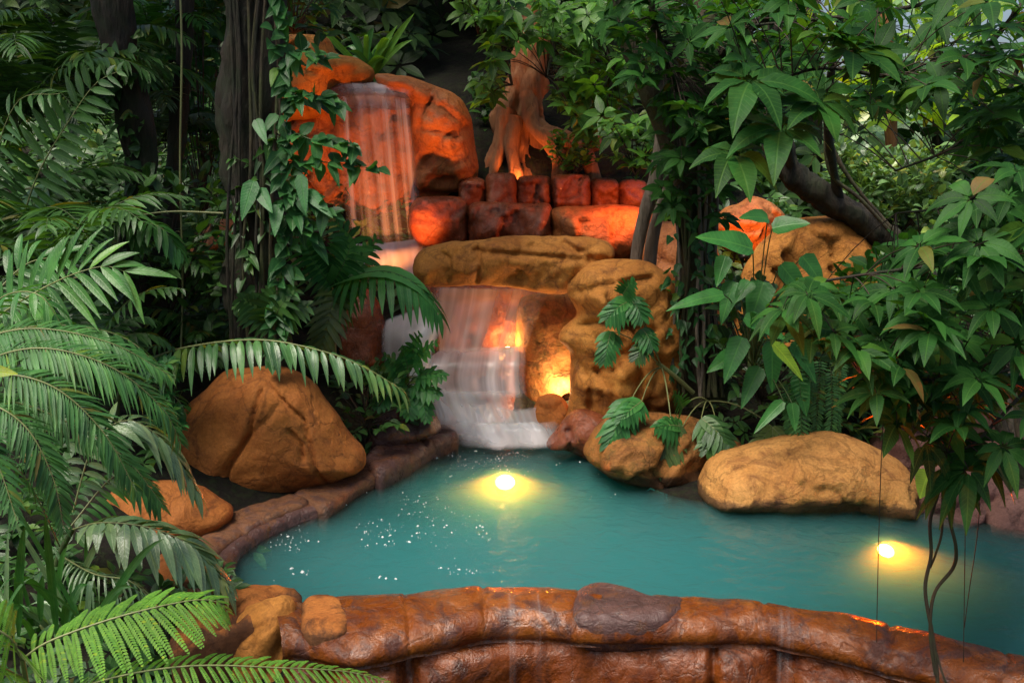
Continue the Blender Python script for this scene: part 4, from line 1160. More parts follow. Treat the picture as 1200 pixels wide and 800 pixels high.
base = P(60, 690, 5.0)
root = plant('pale_palm', 'low palm with silvery drooping fronds over the low boulder', 'palm', base, path((60, 690, 5.0), (70, 650, 5.0), (85, 620, 5.0)), [.02, .015])
kw = dict(rr=.005, jit=.14, start=.14, prof='lance', k=6, fold=.25)
add_frond(root, 'pale', path((85, 620, 5.0), (120, 612, 4.9), (175, 618, 4.85), (225, 640, 4.85), (264, 682, 4.9)), 20, .27, .036, up=(.3, -.3, 1), ang=50, droop=.75, tipL=.5, **kw)
add_frond(root, 'pale', path((85, 600, 5.05), (110, 520, 5.2), (150, 492, 5.3), (195, 520, 5.35), (230, 575, 5.4)), 22, .24, .026, up=(.3, -.3, 1), ang=46, droop=.75, tipL=.55, **kw)
add_frond(root, 'pale', path((70, 650, 5.0), (110, 672, 4.7), (155, 682, 4.65), (188, 716, 4.65)), 20, .16, .008, up=(.2, -.3, 1), ang=50, droop=1., tipL=.6, **kw)
add_frond(root, 'palm', path((80, 620, 5.0), (130, 560, 5.2), (160, 560, 5.2), (185, 590, 5.2)), 16, .2, .02, up=(.3, -.3, 1), ang=60, droop=.8, tipL=.55, **kw)
add_frond(root, 'palm', path((70, 640, 5.0), (30, 560, 4.8), (-10, 540, 4.7), (-50, 560, 4.6)), 18, .25, .02, up=(0, -.3, 1), ang=60, droop=.8, tipL=.55, **kw)

root = thing('strap_plant', 'clump of long grassy strap leaves rising behind the bright fern', 'plant', P(50, 760, 4.4))
for i in range(72):
    mb = MB()
    b = P(rnd(-60, 120), rnd(725, 770), rnd(4.0, 4.9))
    d = nrm(np.array([rnd(-.5, .5), rnd(-.5, .3), 1.]))
    L = rnd(.35, 1.05)
    leaves(mb, b, d, np.array([rnd(-.4, .4), -1, .3]), L, rnd(.007, .02), rnd(.2, 1.1), 8, 'strap', .3)
    mb.build('leaf', M['palm'] if i % 5 else M['pale'], root)
root = thing('grass_tuft', 'arching narrow striped leaves beside the pale drooping palm', 'grass tuft', P(120, 725, 4.8))
for i in range(26):
    mb = MB()
    b = P(rnd(70, 170), rnd(718, 730), rnd(4.6, 5.0)); a = rnd(-1, 1)
    leaves(mb, b, nrm(np.array([a, rnd(-.5, .2), .9])), np.array([0, -.6, 1]), rnd(.25, .45), rnd(.004, .008), rnd(.9, 1.5), 8, 'strap', .2)
    mb.build('leaf', M['pale'], root)
root = thing('lime_leaf_plant', 'single lime yellow leaf poking in at the left edge', 'plant', P(-40, 470, 3.6))
mb = MB(); sticks(mb, P(-40, 470, 3.6), P(-22, 440, 3.6), .003, .002, .05, 1); leaves(mb, P(-22, 436, 3.6), P(24, 434, 3.58) - P(-22, 436, 3.6), (0, -1, .8), .15, .03, .15, 6, 'ovate')
mb.build('leaf', [M['lime'], M['stem']], root)

# frond lying over the boulder
base = P(140, 520, 6.8)
root = plant('hanging_palm', 'palm with one long frond arching over the big cracked boulder', 'palm', base, path((140, 520, 6.8), (138, 470, 6.75), (150, 436, 6.7)), [.02, .012])
add_frond(root, 'hang', path((150, 436, 6.7), (205, 410, 6.55), (300, 398, 6.45), (380, 412, 6.4), (430, 432, 6.4), (468, 455, 6.4)), 34, .25, .027, up=(0, -.25, 1), ang=64, droop=.95, lift=.05, rr=.008, jit=.16, start=.10, prof='lance', k=7, fold=.35, baseL=1.1, tipL=.6, gap=.02)
add_frond(root, 'palm', path((138, 470, 6.75), (170, 450, 6.9), (210, 470, 6.9), (228, 520, 6.9)), 16, .22, .022, up=(0, -.2, 1), ang=60, droop=.8, rr=.005, prof='lance', k=5)
rosette(root, 'dark', P(140, 470, 7.1), 6, .8, .2, .02, 16, prof='lance')

# small lobed plant at the boulder's left shoulder
root = thing('lobed_shrub', 'small bright lobed plant tucked against the left shoulder of the boulder', 'plant', P(195, 520, 6.5))
mb = MB(); c = scatter([(175, 420), (215, 420), (215, 510), (180, 500)], 34, 6.3, 6.7)
palmate(mb, c, np.array([0, -.6, 1]) + RNG.normal(0, .3, c.shape), 7, .09, .016, .5); sticks(mb, np.repeat(P(195, 520, 6.5)[None], 34, 0), c, .003, .002, .1, 1)
mb.build('foliage', [M['philo'], M['stem']], root)

# ------------------------------------------------------------------ upper left: trunks, ferns
def big_crown(root, centre, rad, n, L, mat='jungle', name='crown'):
    mb = MB(); c = ell(centre, rad, n)
    palmate(mb, c, np.array([0, -.2, 1]) + RNG.normal(0, .4, c.shape), 6, L, L * .26, .5, k=3)
    sticks(mb, np.repeat(np.array(centre)[None], n // 6, 0), c[::6][:n // 6], .02, .006, .05, 1)
    return mb.build(name, [M[mat], M['twig']], root)

t1 = tree('jungle_tree', 'dark slanting mossy trunk, leftmost of the tall trunks', 'tree', path((172, 420, 7.9), (168, 270, 7.85), (158, 150, 7.8), (142, 60, 7.75), (124, -40, 7.7), (90, -260, 7.6), (70, -420, 7.6)), [.15, .13, .125, .135, .14, .13, .1], 'bark', rough=.5, k=20)
big_crown(t1, (-4.6, 8.2, 6.4), (2.6, 2.6, .9), 260, .36)
t2 = tree('jungle_tree', 'slim dark trunk between the two thick trunks on the left', 'tree', path((205, 400, 8.7), (202, 240, 8.65), (212, 110, 8.6), (216, -40, 8.6), (220, -240, 8.6)), [.08, .07, .07, .06], 'bark', rough=.4, k=14)
big_crown(t2, (-3.2, 9.4, 6.3), (2.2, 2.4, .8), 220, .34)
t3 = tree('jungle_tree', 'thick dark trunk wrapped in climbing leaves left of the upper waterfall', 'tree', path((306, 450, 7.4), (303, 330, 7.35), (298, 200, 7.3), (296, 90, 7.3), (294, -40, 7.3), (290, -260, 7.3), (290, -420, 7.3)), [.21, .185, .19, .2, .2, .18, .12], 'bark', rough=.5, k=24)
for k_ in range(8):
    x0 = rnd(268, 332)
    mb = MB(); tube(mb, spline(path((x0 + rnd(-5, 5), -40, 7.08), (x0 + rnd(-8, 8), 80, 7.06), (x0 + rnd(-8, 8), 200, 7.06), (x0 + rnd(-8, 8), 300, 7.1), (x0, 420, 7.12)), 40), .014, 6, 0, .3)
    mb.build('root', M['mossbark'] if k_ % 2 else M['bark'], t3)
big_crown(t3, (-2.0, 7.9, 6.0), (1.9, 2.2, .8), 180, .33)

for t_, pp, n_ in ((t1, path((168, 270, 7.72), (158, 150, 7.67), (142, 40, 7.62)), 26), (t3, path((303, 360, 7.15), (300, 250, 7.1), (298, 150, 7.1)), 26)):
    mb = MB(); q = spline(pp, n_)
    q = q + np.c_[RNG.uniform(-.17, .17, n_), RNG.uniform(-.03, .05, n_), np.zeros(n_)]
    for r_i in range(3):
        d_ = np.c_[RNG.uniform(-.9, .9, n_), RNG.uniform(-.9, -.3, n_), RNG.uniform(-.9, .3, n_)]
        leaves(mb, q + RNG.normal(0, .02, q.shape), d_, np.array([0, -1, .5]) + RNG.normal(0, .3, q.shape), RNG.uniform(.06, .15, n_), RNG.uniform(.018, .04, n_), .5, 5, 'heart')
    mb.build('clinging_leaves', M['dark'], t_)

def fern_plant(label, base, nf, length, L, W, mat='dark', n=24, **kw):
    root = thing('jungle_fern', label, 'fern', base)
    rosette(root, mat, base, nf, length, L, W, n, **kw)
    return root
r_ = fern_plant('dark fern with ladder like fronds in front of the leftmost trunk', P(15, 300, 7.0), 12, 1.3, .34, .026, prof='lance', droop=.4, ang=70)
add_frond(r_, 'dark', path((15, 300, 7.0), (42, 210, 6.85), (82, 140, 6.8), (112, 98, 6.8), (138, 84, 6.8)), 20, .34, .034, up=(.1, -1, .6), ang=66, droop=.35, prof='lance', k=5, rr=.007)
add_frond(r_, 'dark', path((15, 300, 7.0), (-5, 200, 6.8), (20, 120, 6.7), (70, 110, 6.6)), 18, .3, .026, up=(0, -.7, .8), ang=66, droop=.5, prof='lance', k=5)
fern_plant('shadowy fern high in the top left corner', P(20, 150, 7.6), 16, 1.25, .34, .022, n=28, prof='lance', droop=.5, el=(35, 80))
fern_plant('drooping fern between the top left corner and the slanting trunk', P(85, 110, 8.2), 15, 1.2, .32, .024, n=26, prof='lance', droop=.5, el=(35, 80))
fern_plant('silvery fern catching light between the slanting trunk and the slim trunk', P(185, 170, 8.9), 8, .9, .26, .02, mat='silver', n=24, prof='lance', droop=.5)
fern_plant('small fern above the silvery fern at the top of the left trunks', P(180, 60, 9.0), 10, 1.0, .28, .024, n=20, prof='lance', mat='palm', droop=.4)
fern_plant('dark fern at the foot of the slim trunk', P(190, 360, 7.9), 9, .95, .26, .028, n=16, prof='lance', droop=.5)
fern_plant('low dark palm fern left of the foot of the leftmost trunk', P(70, 330, 6.4), 9, 1.0, .27, .026, n=18, prof='lance', droop=.5)
fern_plant('fern hidden low behind the broad curved palm', P(110, 430, 6.4), 9, .8, .2, .024, n=16, prof='lance', droop=.6)
fern_plant('fern in the gap behind the frond that arches over the boulder', P(250, 420, 7.8), 9, .75, .2, .024, n=16, prof='lance', droop=.6)
r_ = fern_plant('single split frond hanging near the slim trunk base', P(150, 275, 7.0), 1, .3, .1, .01, n=10)
add_frond(r_, 'palm', path((150, 275, 7.0), (165, 262, 6.9), (190, 268, 6.85), (212, 298, 6.85)), 11, .2, .03, up=(.2, -.5, 1), ang=58, droop=.8, prof='strap', k=5)

def shrub(name, label, cat, base, poly, n, Y0, Y1, L, W, mat, m=5, slen=.25, droop=.45, prof='ovate', upb=.3, group=None, kind='sprig'):
    root = thing(name, label, cat, base, group)
    mb = MB(); c = scatter(poly, n, Y0, Y1)
    if kind == 'sprig':
        sprigs(mb, c, outward(c, base, upb), slen, m, L, W, droop, prof)
    else:
        palmate(mb, c, np.array([0, -.4, 1]) + RNG.normal(0, .4, c.shape), m, L, W, droop)
    kk = c[:: max(1, n // 40)]
    sticks(mb, np.repeat(np.asarray(base)[None], len(kk), 0), kk, .008, .003, .06, 1, 4)
    mb.build('foliage', [M[mat], M['twig']], root)
    return root
shrub('leafy_shrub', 'leafy shrub filling the gap between slim trunk and thick trunk', 'shrub', P(240, 260, 9.3), [(185, -20), (275, -20), (275, 230), (220, 240), (190, 120)], 170, 8.9, 9.8, .17, .05, 'vineleaf')
shrub('leafy_shrub', 'dark leafy shrub around the feet of the left trunks', 'shrub', P(180, 420, 8.0), [(110, 260), (280, 200), (290, 400), (200, 430), (120, 400)], 130, 7.4, 8.4, .17, .045, 'dark')
shrub('leafy_shrub', 'small leaves spilling over the left end of the upper boulder', 'shrub', P(345, 40, 10.5), [(318, -20), (400, -20), (395, 40), (340, 40), (318, 40)], 34, 9.8, 10.6, .2, .055, 'vineleaf')

# climbing vine on the thick trunk with its leafy side branches
root = thing('climbing_vine', 'leafy vine climbing the thick trunk and hanging before the red cliff', 'vine', P(322, 420, 7.0))
vp = path((322, 420, 7.0), (326, 320, 7.0), (330, 220, 6.98), (328, 110, 6.98), (322, 10, 7.0), (320, -60, 7.0))
vp2 = path((212, 420, 7.6), (214, 330, 7.6), (211, 200, 7.6), (213, 60, 7.6), (210, -40, 7.6))
mb = MB(); tube(mb, spline(vp, 60), .012, 6, 0, .2); mb.build('stem', M['mossbark'], root)
side = [path((330, 120, 6.98), (360, 110, 6.9), (395, 125, 6.85)), path((330, 150, 6.98), (370, 165, 6.85), (415, 172, 6.8)), path((328, 190, 6.98), (380, 190, 6.85), (440, 198, 6.8)),
        path((328, 90, 6.98), (345, 60, 6.9), (380, 70, 6.85)), path((328, 230, 6.98), (350, 225, 6.9), (385, 250, 6.85)), path((328, 260, 6.98), (345, 250, 6.9), (365, 280, 6.9))]
for k_, s in enumerate(side):
    mb = MB(); q = spline(s, 14); tube(mb, q, [.006, .002], 5, 1)
    for i, c in enumerate(q[2:]):
        for _ in range(2):
            leaves(mb, c, nrm(np.array([rnd(-.3, 1), rnd(-.8, .2), rnd(-.6, .5)])), np.array([rnd(-.4, .4), -.7, .8]), rnd(.11, .19), rnd(.035, .055), rnd(.3, .8), 5, 'ovate', wave=.06)
    mb.build('leafy_branch', [M['vineleaf'], M['stem']], root)
mb = MB()
for i, c in enumerate(spline(vp, 55)):
    for _ in range(2):
        leaves(mb, c + np.array([rnd(-.02, .10), -.04, 0]), nrm(np.array([rnd(-.8, .9), -.6, rnd(-.7, .2)])), np.array([rnd(-.3, .3), -1, .4]), rnd(.09, .18), rnd(.03, .055), rnd(.2, .7), 5, 'heart', wave=.05)
mb.build('foliage', M['vineleaf'], root)
for a, b, wd in (((297, 212), (284, 252), .06), ((303, 222), (318, 245), .05), ((325, 240), (322, 272), .05), ((352, 205), (358, 245), .045), ((360, 225), (388, 250), .045), ((300, 140), (312, 165), .04)):
    mb = MB(); p0 = P(a[0], a[1], 6.85); d = P(b[0], b[1], 6.75) - p0
    leaves(mb, p0, d, (0, -1, .35), np.linalg.norm(d) * 1.1, wd, .15, 7, 'heart', .18); mb.build('leaf', M['philo'], root)
root = thing('thin_vine', 'thin straight vine hanging between the slim trunk and the thick trunk', 'vine', vp2[0])
mb = MB(); tube(mb, spline(vp2, 40), .008, 6, 0, .2); mb.build('stem', M['palestem'], root)
mb = MB(); cc = spline(path((105, 265, 7.2), (150, 255, 7.2), (200, 248, 7.2), (262, 250, 7.2)), 20); tube(mb, cc, .008, 6, 0, .2)
mb.build('side_stem', M['palestem'], root)

# split leaf philodendrons left of the falls
base = P(392, 420, 8.1)
root = plant('philodendron', 'feathery split leaf philodendron in front of the pink misty cascade', 'philodendron', base, path((392, 420, 8.1), (390, 370, 8.1), (388, 335, 8.1)), [.02, .014])
def leafpart(root, mat, *a, **kw):
    mb = MB(); split_leaf(mb, *a, **kw); return mb.build('leaf', [M[mat], M['stem']], root)
leafpart(root, 'philo', path((388, 335, 8.1), (418, 322, 7.95), (455, 318, 7.85), (490, 335, 7.8), (515, 368, 7.8)), .38, .1, n=17, droop=.9, up=(.2, -.4, 1), lw=.17, ang=66)
leafpart(root, 'olive', path((396, 340, 8.0), (390, 352, 7.85), (384, 380, 7.75), (376, 412, 7.75)), .22, .1, n=11, droop=.35, up=(0, -1, .3), lw=.26)
leafpart(root, 'philo', path((388, 335, 8.1), (400, 315, 8.0), (410, 285, 8.0), (395, 262, 8.0)), .26, .1, n=13, droop=.5, up=(0, -1, .5), lw=.2)
leafpart(root, 'philo', path((388, 335, 8.1), (370, 310, 8.0), (358, 285, 7.9), (350, 268, 7.9)), .24, .1, n=12, droop=.5, up=(0, -1, .5), lw=.2)
leafpart(root, 'philo', path((388, 335, 8.1), (425, 300, 8.2), (440, 282, 8.2)), .2, .1, n=9, droop=.5, up=(0, -1, .5), lw=.25)
leafpart(root, 'philo', path((390, 370, 8.1), (410, 350, 7.9), (425, 340, 7.8)), .2, .1, n=9, droop=.7, up=(0, -1, .5), lw=.25)
base = P(320, 430, 7.1)
root = plant('philodendron', 'dark fan shaped split leaf plant at the foot of the thick trunk', 'philodendron', base, path((320, 430, 7.1), (322, 390, 7.05)), [.012, .01])
leafpart(root, 'dark', path((322, 380, 7.05), (318, 362, 7.0), (322, 340, 7.0)), .2, .1, n=9, droop=.4, up=(0, -1, .4), lw=.28)
leafpart(root, 'dark', path((322, 380, 7.05), (300, 360, 7.0), (282, 350, 6.95)), .18, .1, n=9, droop=.5, up=(0, -1, .4), lw=.28)
leafpart(root, 'dark', path((322, 385, 7.05), (340, 362, 6.95), (358, 358, 6.95)), .18, .1, n=9, droop=.5, up=(0, -1, .4), lw=.28)
leafpart(root, 'dark', path((322, 385, 7.05), (325, 365, 6.9), (345, 340, 6.9)), .16, .1, n=8, droop=.5, up=(0, -1, .4), lw=.28)
base = P(470, 495, 7.9)
root = plant('philodendron', 'bright lobed philodendron beside the foot of the waterfall', 'philodendron', base, path((470, 495, 7.9), (472, 470, 7.85), (478, 450, 7.85)), [.014, .01])
for a, b, l in (((482, 420), (492, 392), .13), ((484, 425), (510, 402), .12), ((490, 440), (520, 440), .13), ((486, 450), (512, 462), .13), ((475, 448), (448, 445), .15), ((472, 440), (452, 418), .14), ((478, 455), (480, 486), .13),
                ((465, 455), (440, 472), .14), ((492, 455), (500, 490), .12), ((478, 430), (470, 408), .12)):
    pa = P(a[0], a[1], 7.75); pb = P(b[0], b[1], 7.65)
    mb = MB(); split_leaf(mb, [pa, (pa + pb) / 2 + np.array([0, 0, .015]), pb], l, .1, n=6, droop=.5, up=(0, -.8, .8), lw=.42, baseL=1.0)
    sticks(mb, P(476, 455, 7.85), pa, .005, .004, .1, 1, 4); mb.build('leaf', [M['philo'], M['stem']], root)
shrub('leafy_shrub', 'dark low plants in the shade right of the big cracked boulder', 'shrub', P(430, 500, 7.7), [(400, 430), (470, 440), (480, 490), (430, 520), (405, 490)], 40, 7.5, 7.9, .12, .035, 'dark', slen=.15)

# ------------------------------------------------------------------ top centre
root = thing('spiky_plant', 'tall spiky strap leaved plant behind the upper waterfall boulder', 'plant', P(432, 92, 12.3))
for i in range(22):
    mb = MB(); a = rnd(-.5, 1.3) if i % 3 else rnd(-1.6, 1.6)
    leaves(mb, P(rnd(424, 440), 92, 12.3), nrm(np.array([a * .6, rnd(-.4, .3), 1.1])), np.array([rnd(-.3, .3), -1, .3]), rnd(.7, 1.25), rnd(.03, .045), rnd(.2, .9), 8, 'strap', .3)
    mb.build('leaf', M['fern'] if i % 2 else M['palm'], root)
root = tree('hollow_tree', 'tree with orange lit arching roots standing behind the block wall', 'tree', path((604, 240, 12.4), (606, 150, 12.4), (616, 100, 12.4), (626, 50, 12.5), (634, -30, 12.5), (640, -200, 12.5)), [.44, .27, .20, .17, .15, .1], 'redbark', rough=.5, k=24)
for pl in (((596, 130, 12.2), (588, 165, 12.1), (570, 232, 11.9)), ((620, 110, 12.2), (626, 150, 12.0), (644, 165, 11.95), (656, 190, 11.9), (650, 235, 11.85)), ((604, 140, 12.15), (600, 175, 12.0), (612, 235, 11.85)),
           ((628, 60, 12.4), (640, 40, 12.4), (652, 10, 12.4)), ((620, 140, 12.2), (645, 160, 12.0), (680, 175, 11.9), (705, 235, 11.85)), ((592, 150, 12.2), (580, 180, 12.1), (560, 240, 11.95))):
    mb = MB(); tube(mb, spline(path(*pl), 24), [.13, .10, .07], 10, 0, .5, seed=5); mb.build('root', M['redbark'], root)
big_crown(root, (-.6, 13.2, 6.9), (2.4, 2.2, .9), 200, .38)
limbs = [path((632, -20, 12.4), (600, 20, 11.4), (560, 40, 10.8)), path((632, -20, 12.4), (650, 40, 11.2), (640, 90, 10.6)), path((634, -30, 12.4), (690, 20, 11.0), (720, 80, 10.4)), path((634, -30, 12.4), (590, 30, 11.0), (600, 100, 10.8))]
for l in limbs:
    mb = MB(); tube(mb, spline(l, 20), [.05, .015], 6, 0, .2); mb.build('branch', M['bark'], root)
mb = MB(); c = np.vstack([scatter([(535, -20), (770, -20), (765, 60), (720, 120), (640, 110), (575, 75), (545, 40)], 210, 9.8, 11.8), scatter([(560, 60), (600, 70), (600, 130), (585, 150), (565, 120)], 22, 10.8, 11.6),
                                   scatter([(640, 90), (740, 90), (730, 150), (690, 160), (650, 130)], 45, 10.0, 11.4)])
c = c[~inside([(584, 50), (650, 55), (662, 195), (580, 195)], proj(c))]
palmate(mb, c, np.array([0, -.45, 1]) + RNG.normal(0, .4, c.shape), 6, .24, .055, .5, k=4)
branch_twigs(mb, c, limbs, .006)
mb.build('foliage', [M['umb2'], M['twig']], root)

shrub('leafy_shrub', 'small leafy plant with yellow tips above the block wall', 'shrub', P(670, 208, 11.6), [(645, 165), (695, 165), (700, 205), (655, 205)], 30, 11.3, 11.8, .14, .04, 'umb2', slen=.14)
root = shrub('leafy_shrub', 'hanging palmate leaves in front of the block wall beside the mossy branch', 'shrub', P(745, 205, 9.5), [(705, 135), (790, 130), (785, 205), (735, 200), (710, 170)], 26, 9.0, 9.8, .24, .05, 'umb2', m=6, kind='palm')
shrub('leafy_shrub', 'dark shrub in the shadow left of the orange rooted tree', 'shrub', P(570, 215, 12.8), [(555, 100), (590, 110), (585, 200), (556, 200)], 40, 12.5, 13.2, .2, .05, 'dark')

# ------------------------------------------------------------------ mossy trunk with aerial roots
tr = path((818, 470, 8.4), (814, 380, 8.4), (812, 280, 8.38), (814, 180, 8.35), (824, 80, 8.3), (836, -20, 8.3), (850, -220, 8.3))
mlimbs = [path((806, 235, 8.3), (785, 165, 8.1), (758, 100, 7.9), (735, 50, 7.8), (712, -20, 7.7)), path((820, 120, 8.2), (850, 60, 7.8), (900, 20, 7.4), (960, 0, 7.0)), path((815, 150, 8.2), (790, 90, 7.6), (770, 40, 7.2), (760, -20, 7.0))]
root = tree('mossy_tree', 'mossy tree trunk wrapped in straight aerial roots right of the falls', 'tree', tr, [.22, .15, .13, .125, .12, .12, .1], 'mossbark', rough=.5, k=22)
for i, l in enumerate(mlimbs):
    mb = MB(); tube(mb, spline(l, 34), [.09, .075, .05] if i == 0 else [.05, .02], 10, 0, .3, seed=i); mb.build('branch', M['mossbark'], root)
for i in range(18):
    a = rnd(PI * .95, 2.05 * PI); x0 = 814 + 22 * math.cos(a); Yo = 8.35 + .16 * math.sin(a)
    pts = path((x0 + rnd(-8, 8), rnd(60, 160), Yo), (x0 + rnd(-7, 7), 230, Yo - .02), (x0 + rnd(-5, 5), 320, Yo - .03), (x0 * 1.0 + rnd(-8, 8) + 4 * math.cos(a), 400, Yo - .06), (x0 + 12 * math.cos(a) + rnd(-6, 6), 465, Yo - .12))
    mb = MB(); tube(mb, spline(pts, 40), [.008, rnd(.007, .02), rnd(.01, .024)], 7, 0, .3, seed=i); mb.build('root', M['mossbark'] if i % 3 else M['greybark'], root)
mb = MB(); c = np.vstack([scatter([(700, -20), (930, -20), (930, 110), (880, 190), (810, 150), (750, 100), (715, 40)], 210, 6.6, 8.0), scatter([(760, 100), (900, 110), (890, 200), (840, 230), (790, 190)], 60, 6.8, 7.9), scatter([(770, 170), (800, 170), (805, 260), (780, 250)], 14, 7.4, 8.0), scatter([(835, 170), (870, 170), (860, 270), (840, 260)], 12, 7.4, 8.0)])
c = airy(c)
palmate(mb, c, np.array([0, -.4, 1]) + RNG.normal(0, .4, c.shape), 6, .18, .042, .5, k=5)
branch_twigs(mb, c, mlimbs, .005)
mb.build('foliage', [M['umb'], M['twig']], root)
mb = MB(); n_ = 80; q = spline(path((814, 440, 8.1), (812, 330, 8.1), (814, 200, 8.1), (820, 120, 8.1)), n_) + np.c_[RNG.uniform(-.2, .2, n_), RNG.uniform(-.04, .06, n_), np.zeros(n_)]
for _ in range(2):
    leaves(mb, q + RNG.normal(0, .02, q.shape), np.c_[RNG.uniform(-.9, .9, n_), RNG.uniform(-.9, -.3, n_), RNG.uniform(-1, .2, n_)], np.array([0, -1, .5]) + RNG.normal(0, .3, q.shape), RNG.uniform(.05, .14, n_), RNG.uniform(.015, .035, n_), .6, 5, 'heart')
mb.build('clinging_leaves', M['vineleaf'], root)
root = thing('slanting_stem', 'pale bare stem slanting from the golden pillar, thicker of the two', 'stem', P(744, 345, 8.6))
mb = MB(); tube(mb, spline(path((744, 345, 8.6), (746, 300, 8.6), (756, 250, 8.55), (768, 210, 8.5), (776, 150, 8.5)), 30), [.065, .055, .05], 12, 0, .2); mb.build('stem', M['greybark'], root)
root = thing('slanting_stem', 'shorter pale stump stem behind the thicker slanting stem', 'stem', P(762, 330, 8.7))
mb = MB(); tube(mb, spline(path((760, 330, 8.75), (764, 285, 8.75), (772, 250, 8.7), (784, 215, 8.7)), 24), [.06, .05, .035], 12, 0, .2); mb.build('stem', M['greybark'], root)

root = tree('leaning_tree', 'dark leaning trunk crossing in front of the sunlit shrub', 'tree', path((1130, 420, 9.6), (1095, 340, 9.6), (1050, 288, 9.55), (985, 242, 9.5), (930, 205, 9.45), (908, 160, 9.4), (912, 80, 9.3), (905, -40, 9.2)), [.12, .11, .11, .12, .14, .12, .09, .07], 'bark', rough=.4, k=18)
for pl in (((1060, 290, 9.35), (1010, 235, 9.3), (972, 200, 9.25), (968, 130, 9.2), (975, 60, 9.2)), ((1055, 280, 9.4), (1000, 215, 9.4), (975, 170, 9.4), (965, 120, 9.4))):
    mb = MB(); tube(mb, spline(path(*pl), 30), .02, 7, 0, .25); mb.build('vine_stem', M['mossbark'], root)
for pl, r in (((928, 205, 9.45), (916, 120, 8.6), (921, 40, 7.8), (914, -60, 7.2)), (.05, .035, .03)), (((985, 242, 9.5), (970, 150, 8.9), (978, 60, 8.2), (1002, -60, 7.6)), (.045, .03, .025)):
    mb = MB(); tube(mb, spline(path(*pl), 40), r, 10, 0, .4); mb.build('branch', M['bark'], root)

# ------------------------------------------------------------------ umbrella trees on the right, near the camera
ulimb = [path((1330, 420, 4.9), (1240, 330, 4.6), (1140, 310, 4.4), (1040, 318, 4.3), (930, 335, 4.2)), path((1330, 420, 4.9), (1240, 420, 4.5), (1150, 440, 4.2), (1060, 445, 4.2), (1010, 440, 4.2)),
         path((1310, 250, 4.9), (1220, 200, 4.8), (1120, 240, 4.8), (1050, 250, 4.9)), path((1240, 420, 4.5), (1190, 470, 4.3), (1140, 520, 4.2), (1110, 530, 4.2))]
root = tree('umbrella_tree', 'umbrella tree with big drooping palmate leaves at the right edge', 'tree', path((1400, 900, 4.9), (1360, 620, 4.9), (1330, 420, 4.9), (1310, 250, 4.9), (1290, 60, 4.9), (1270, -150, 4.9)), [.09, .08, .07, .06, .04], 'bark', ulimb, (.014, .005))
mb = MB()
c = np.vstack([scatter([(985, 260), (1100, 250), (1230, 180), (1290, 300), (1260, 470), (1160, 480), (1080, 470), (1010, 440), (960, 400), (890, 360), (900, 320)], 215, 3.8, 5.3),
               scatter([(1010, 420), (1120, 420), (1220, 470), (1210, 520), (1130, 530), (1040, 500)], 16, 3.9, 4.5)])
c = airy(c)
palmate(mb, c, np.array([-.1, -.35, 1]) + RNG.normal(0, .33, c.shape), 7, .19, .037, .75, k=6)
branch_twigs(mb, c, ulimb, .004)
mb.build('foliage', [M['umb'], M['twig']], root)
mb = MB()
for (x, y, Y, L) in ((1104, 545, 4.2, .22), (1135, 550, 4.1, .24), (1150, 535, 4.2, .22), (1120, 520, 4.3, .22), (1165, 520, 4.2, .22), (1060, 470, 4.2, .2), (1085, 520, 4.2, .18)):
    palmate(mb, P(x, y, Y), np.array([0, -.6, .8]) + RNG.normal(0, .2, 3), 7, L, L * .2, 1.1, k=6, spread=1.6 * PI, lift=-.1)
    branch_twigs(mb, P(x, y, Y)[None], ulimb, .004)
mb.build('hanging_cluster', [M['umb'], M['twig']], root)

vlimb = [path((1230, -40, 5.6), (1150, 60, 5.2), (1060, 90, 5.0), (960, 80, 4.8), (880, 110, 4.7)), path((1230, -40, 5.6), (1180, 110, 5.6), (1120, 170, 5.4), (1050, 200, 5.3)), path((1230, -60, 5.6), (1100, 0, 5.6), (980, 20, 5.4), (880, 30, 5.2))]
root = tree('umbrella_tree', 'umbrella tree whose dark leaves hang across the top right corner', 'tree', path((1420, 760, 6.2), (1380, 480, 6.1), (1320, 200, 5.9), (1260, 20, 5.7), (1210, -120, 5.6)), [.1, .08, .06, .05], 'bark', vlimb, (.016, .006))
mb = MB()
c = np.vstack([scatter([(835, -20), (1240, -20), (1240, 150), (1130, 130), (1000, 140), (900, 150), (850, 80)], 140, 4.4, 6.0), scatter([(1100, 120), (1240, 100), (1240, 260), (1140, 240)], 24, 4.8, 5.8)])
c = airy(c)
palmate(mb, c, np.array([0, -.3, 1]) + RNG.normal(0, .38, c.shape), 6, .19, .04, .6, k=6)
for (x, y, L) in ((880, 95, .34), (915, 150, .3), (860, 180, .26), (960, 120, .26), (1000, 60, .28)):
    q = P(x, y, 4.5); palmate(mb, q, np.array([0, -.6, 1]), 7, L, L * .24, .7, k=6); c = np.vstack([c, q])
branch_twigs(mb, c, vlimb, .0045)
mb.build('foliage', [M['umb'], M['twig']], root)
for lab, pl, r, m_ in (('dark brown stem slanting down at the right edge above the mauve rocks', ((1228, 612, 7.1), (1204, 565, 7.1), (1180, 515, 7.15), (1152, 440, 7.2), (1140, 370, 7.3)), .045, 'bark'),
                       ('whitish stem beside the dark brown slanting stem at the right edge', ((1212, 608, 7.2), (1198, 545, 7.2), (1182, 480, 7.2), (1176, 410, 7.2)), .042, 'greybark'),
                       ('slim greenish stem at the very right edge above the pool', ((1238, 612, 7.05), (1212, 560, 7.05), (1192, 500, 7.05), (1196, 430, 7.05)), .024, 'mossbark')):
    root = thing('bank_stem', lab, 'stem', P(*pl[0])); mb = MB(); tube(mb, spline(path(*pl), 30), r, 9, 0, .3); mb.build('stem', M[m_], root)

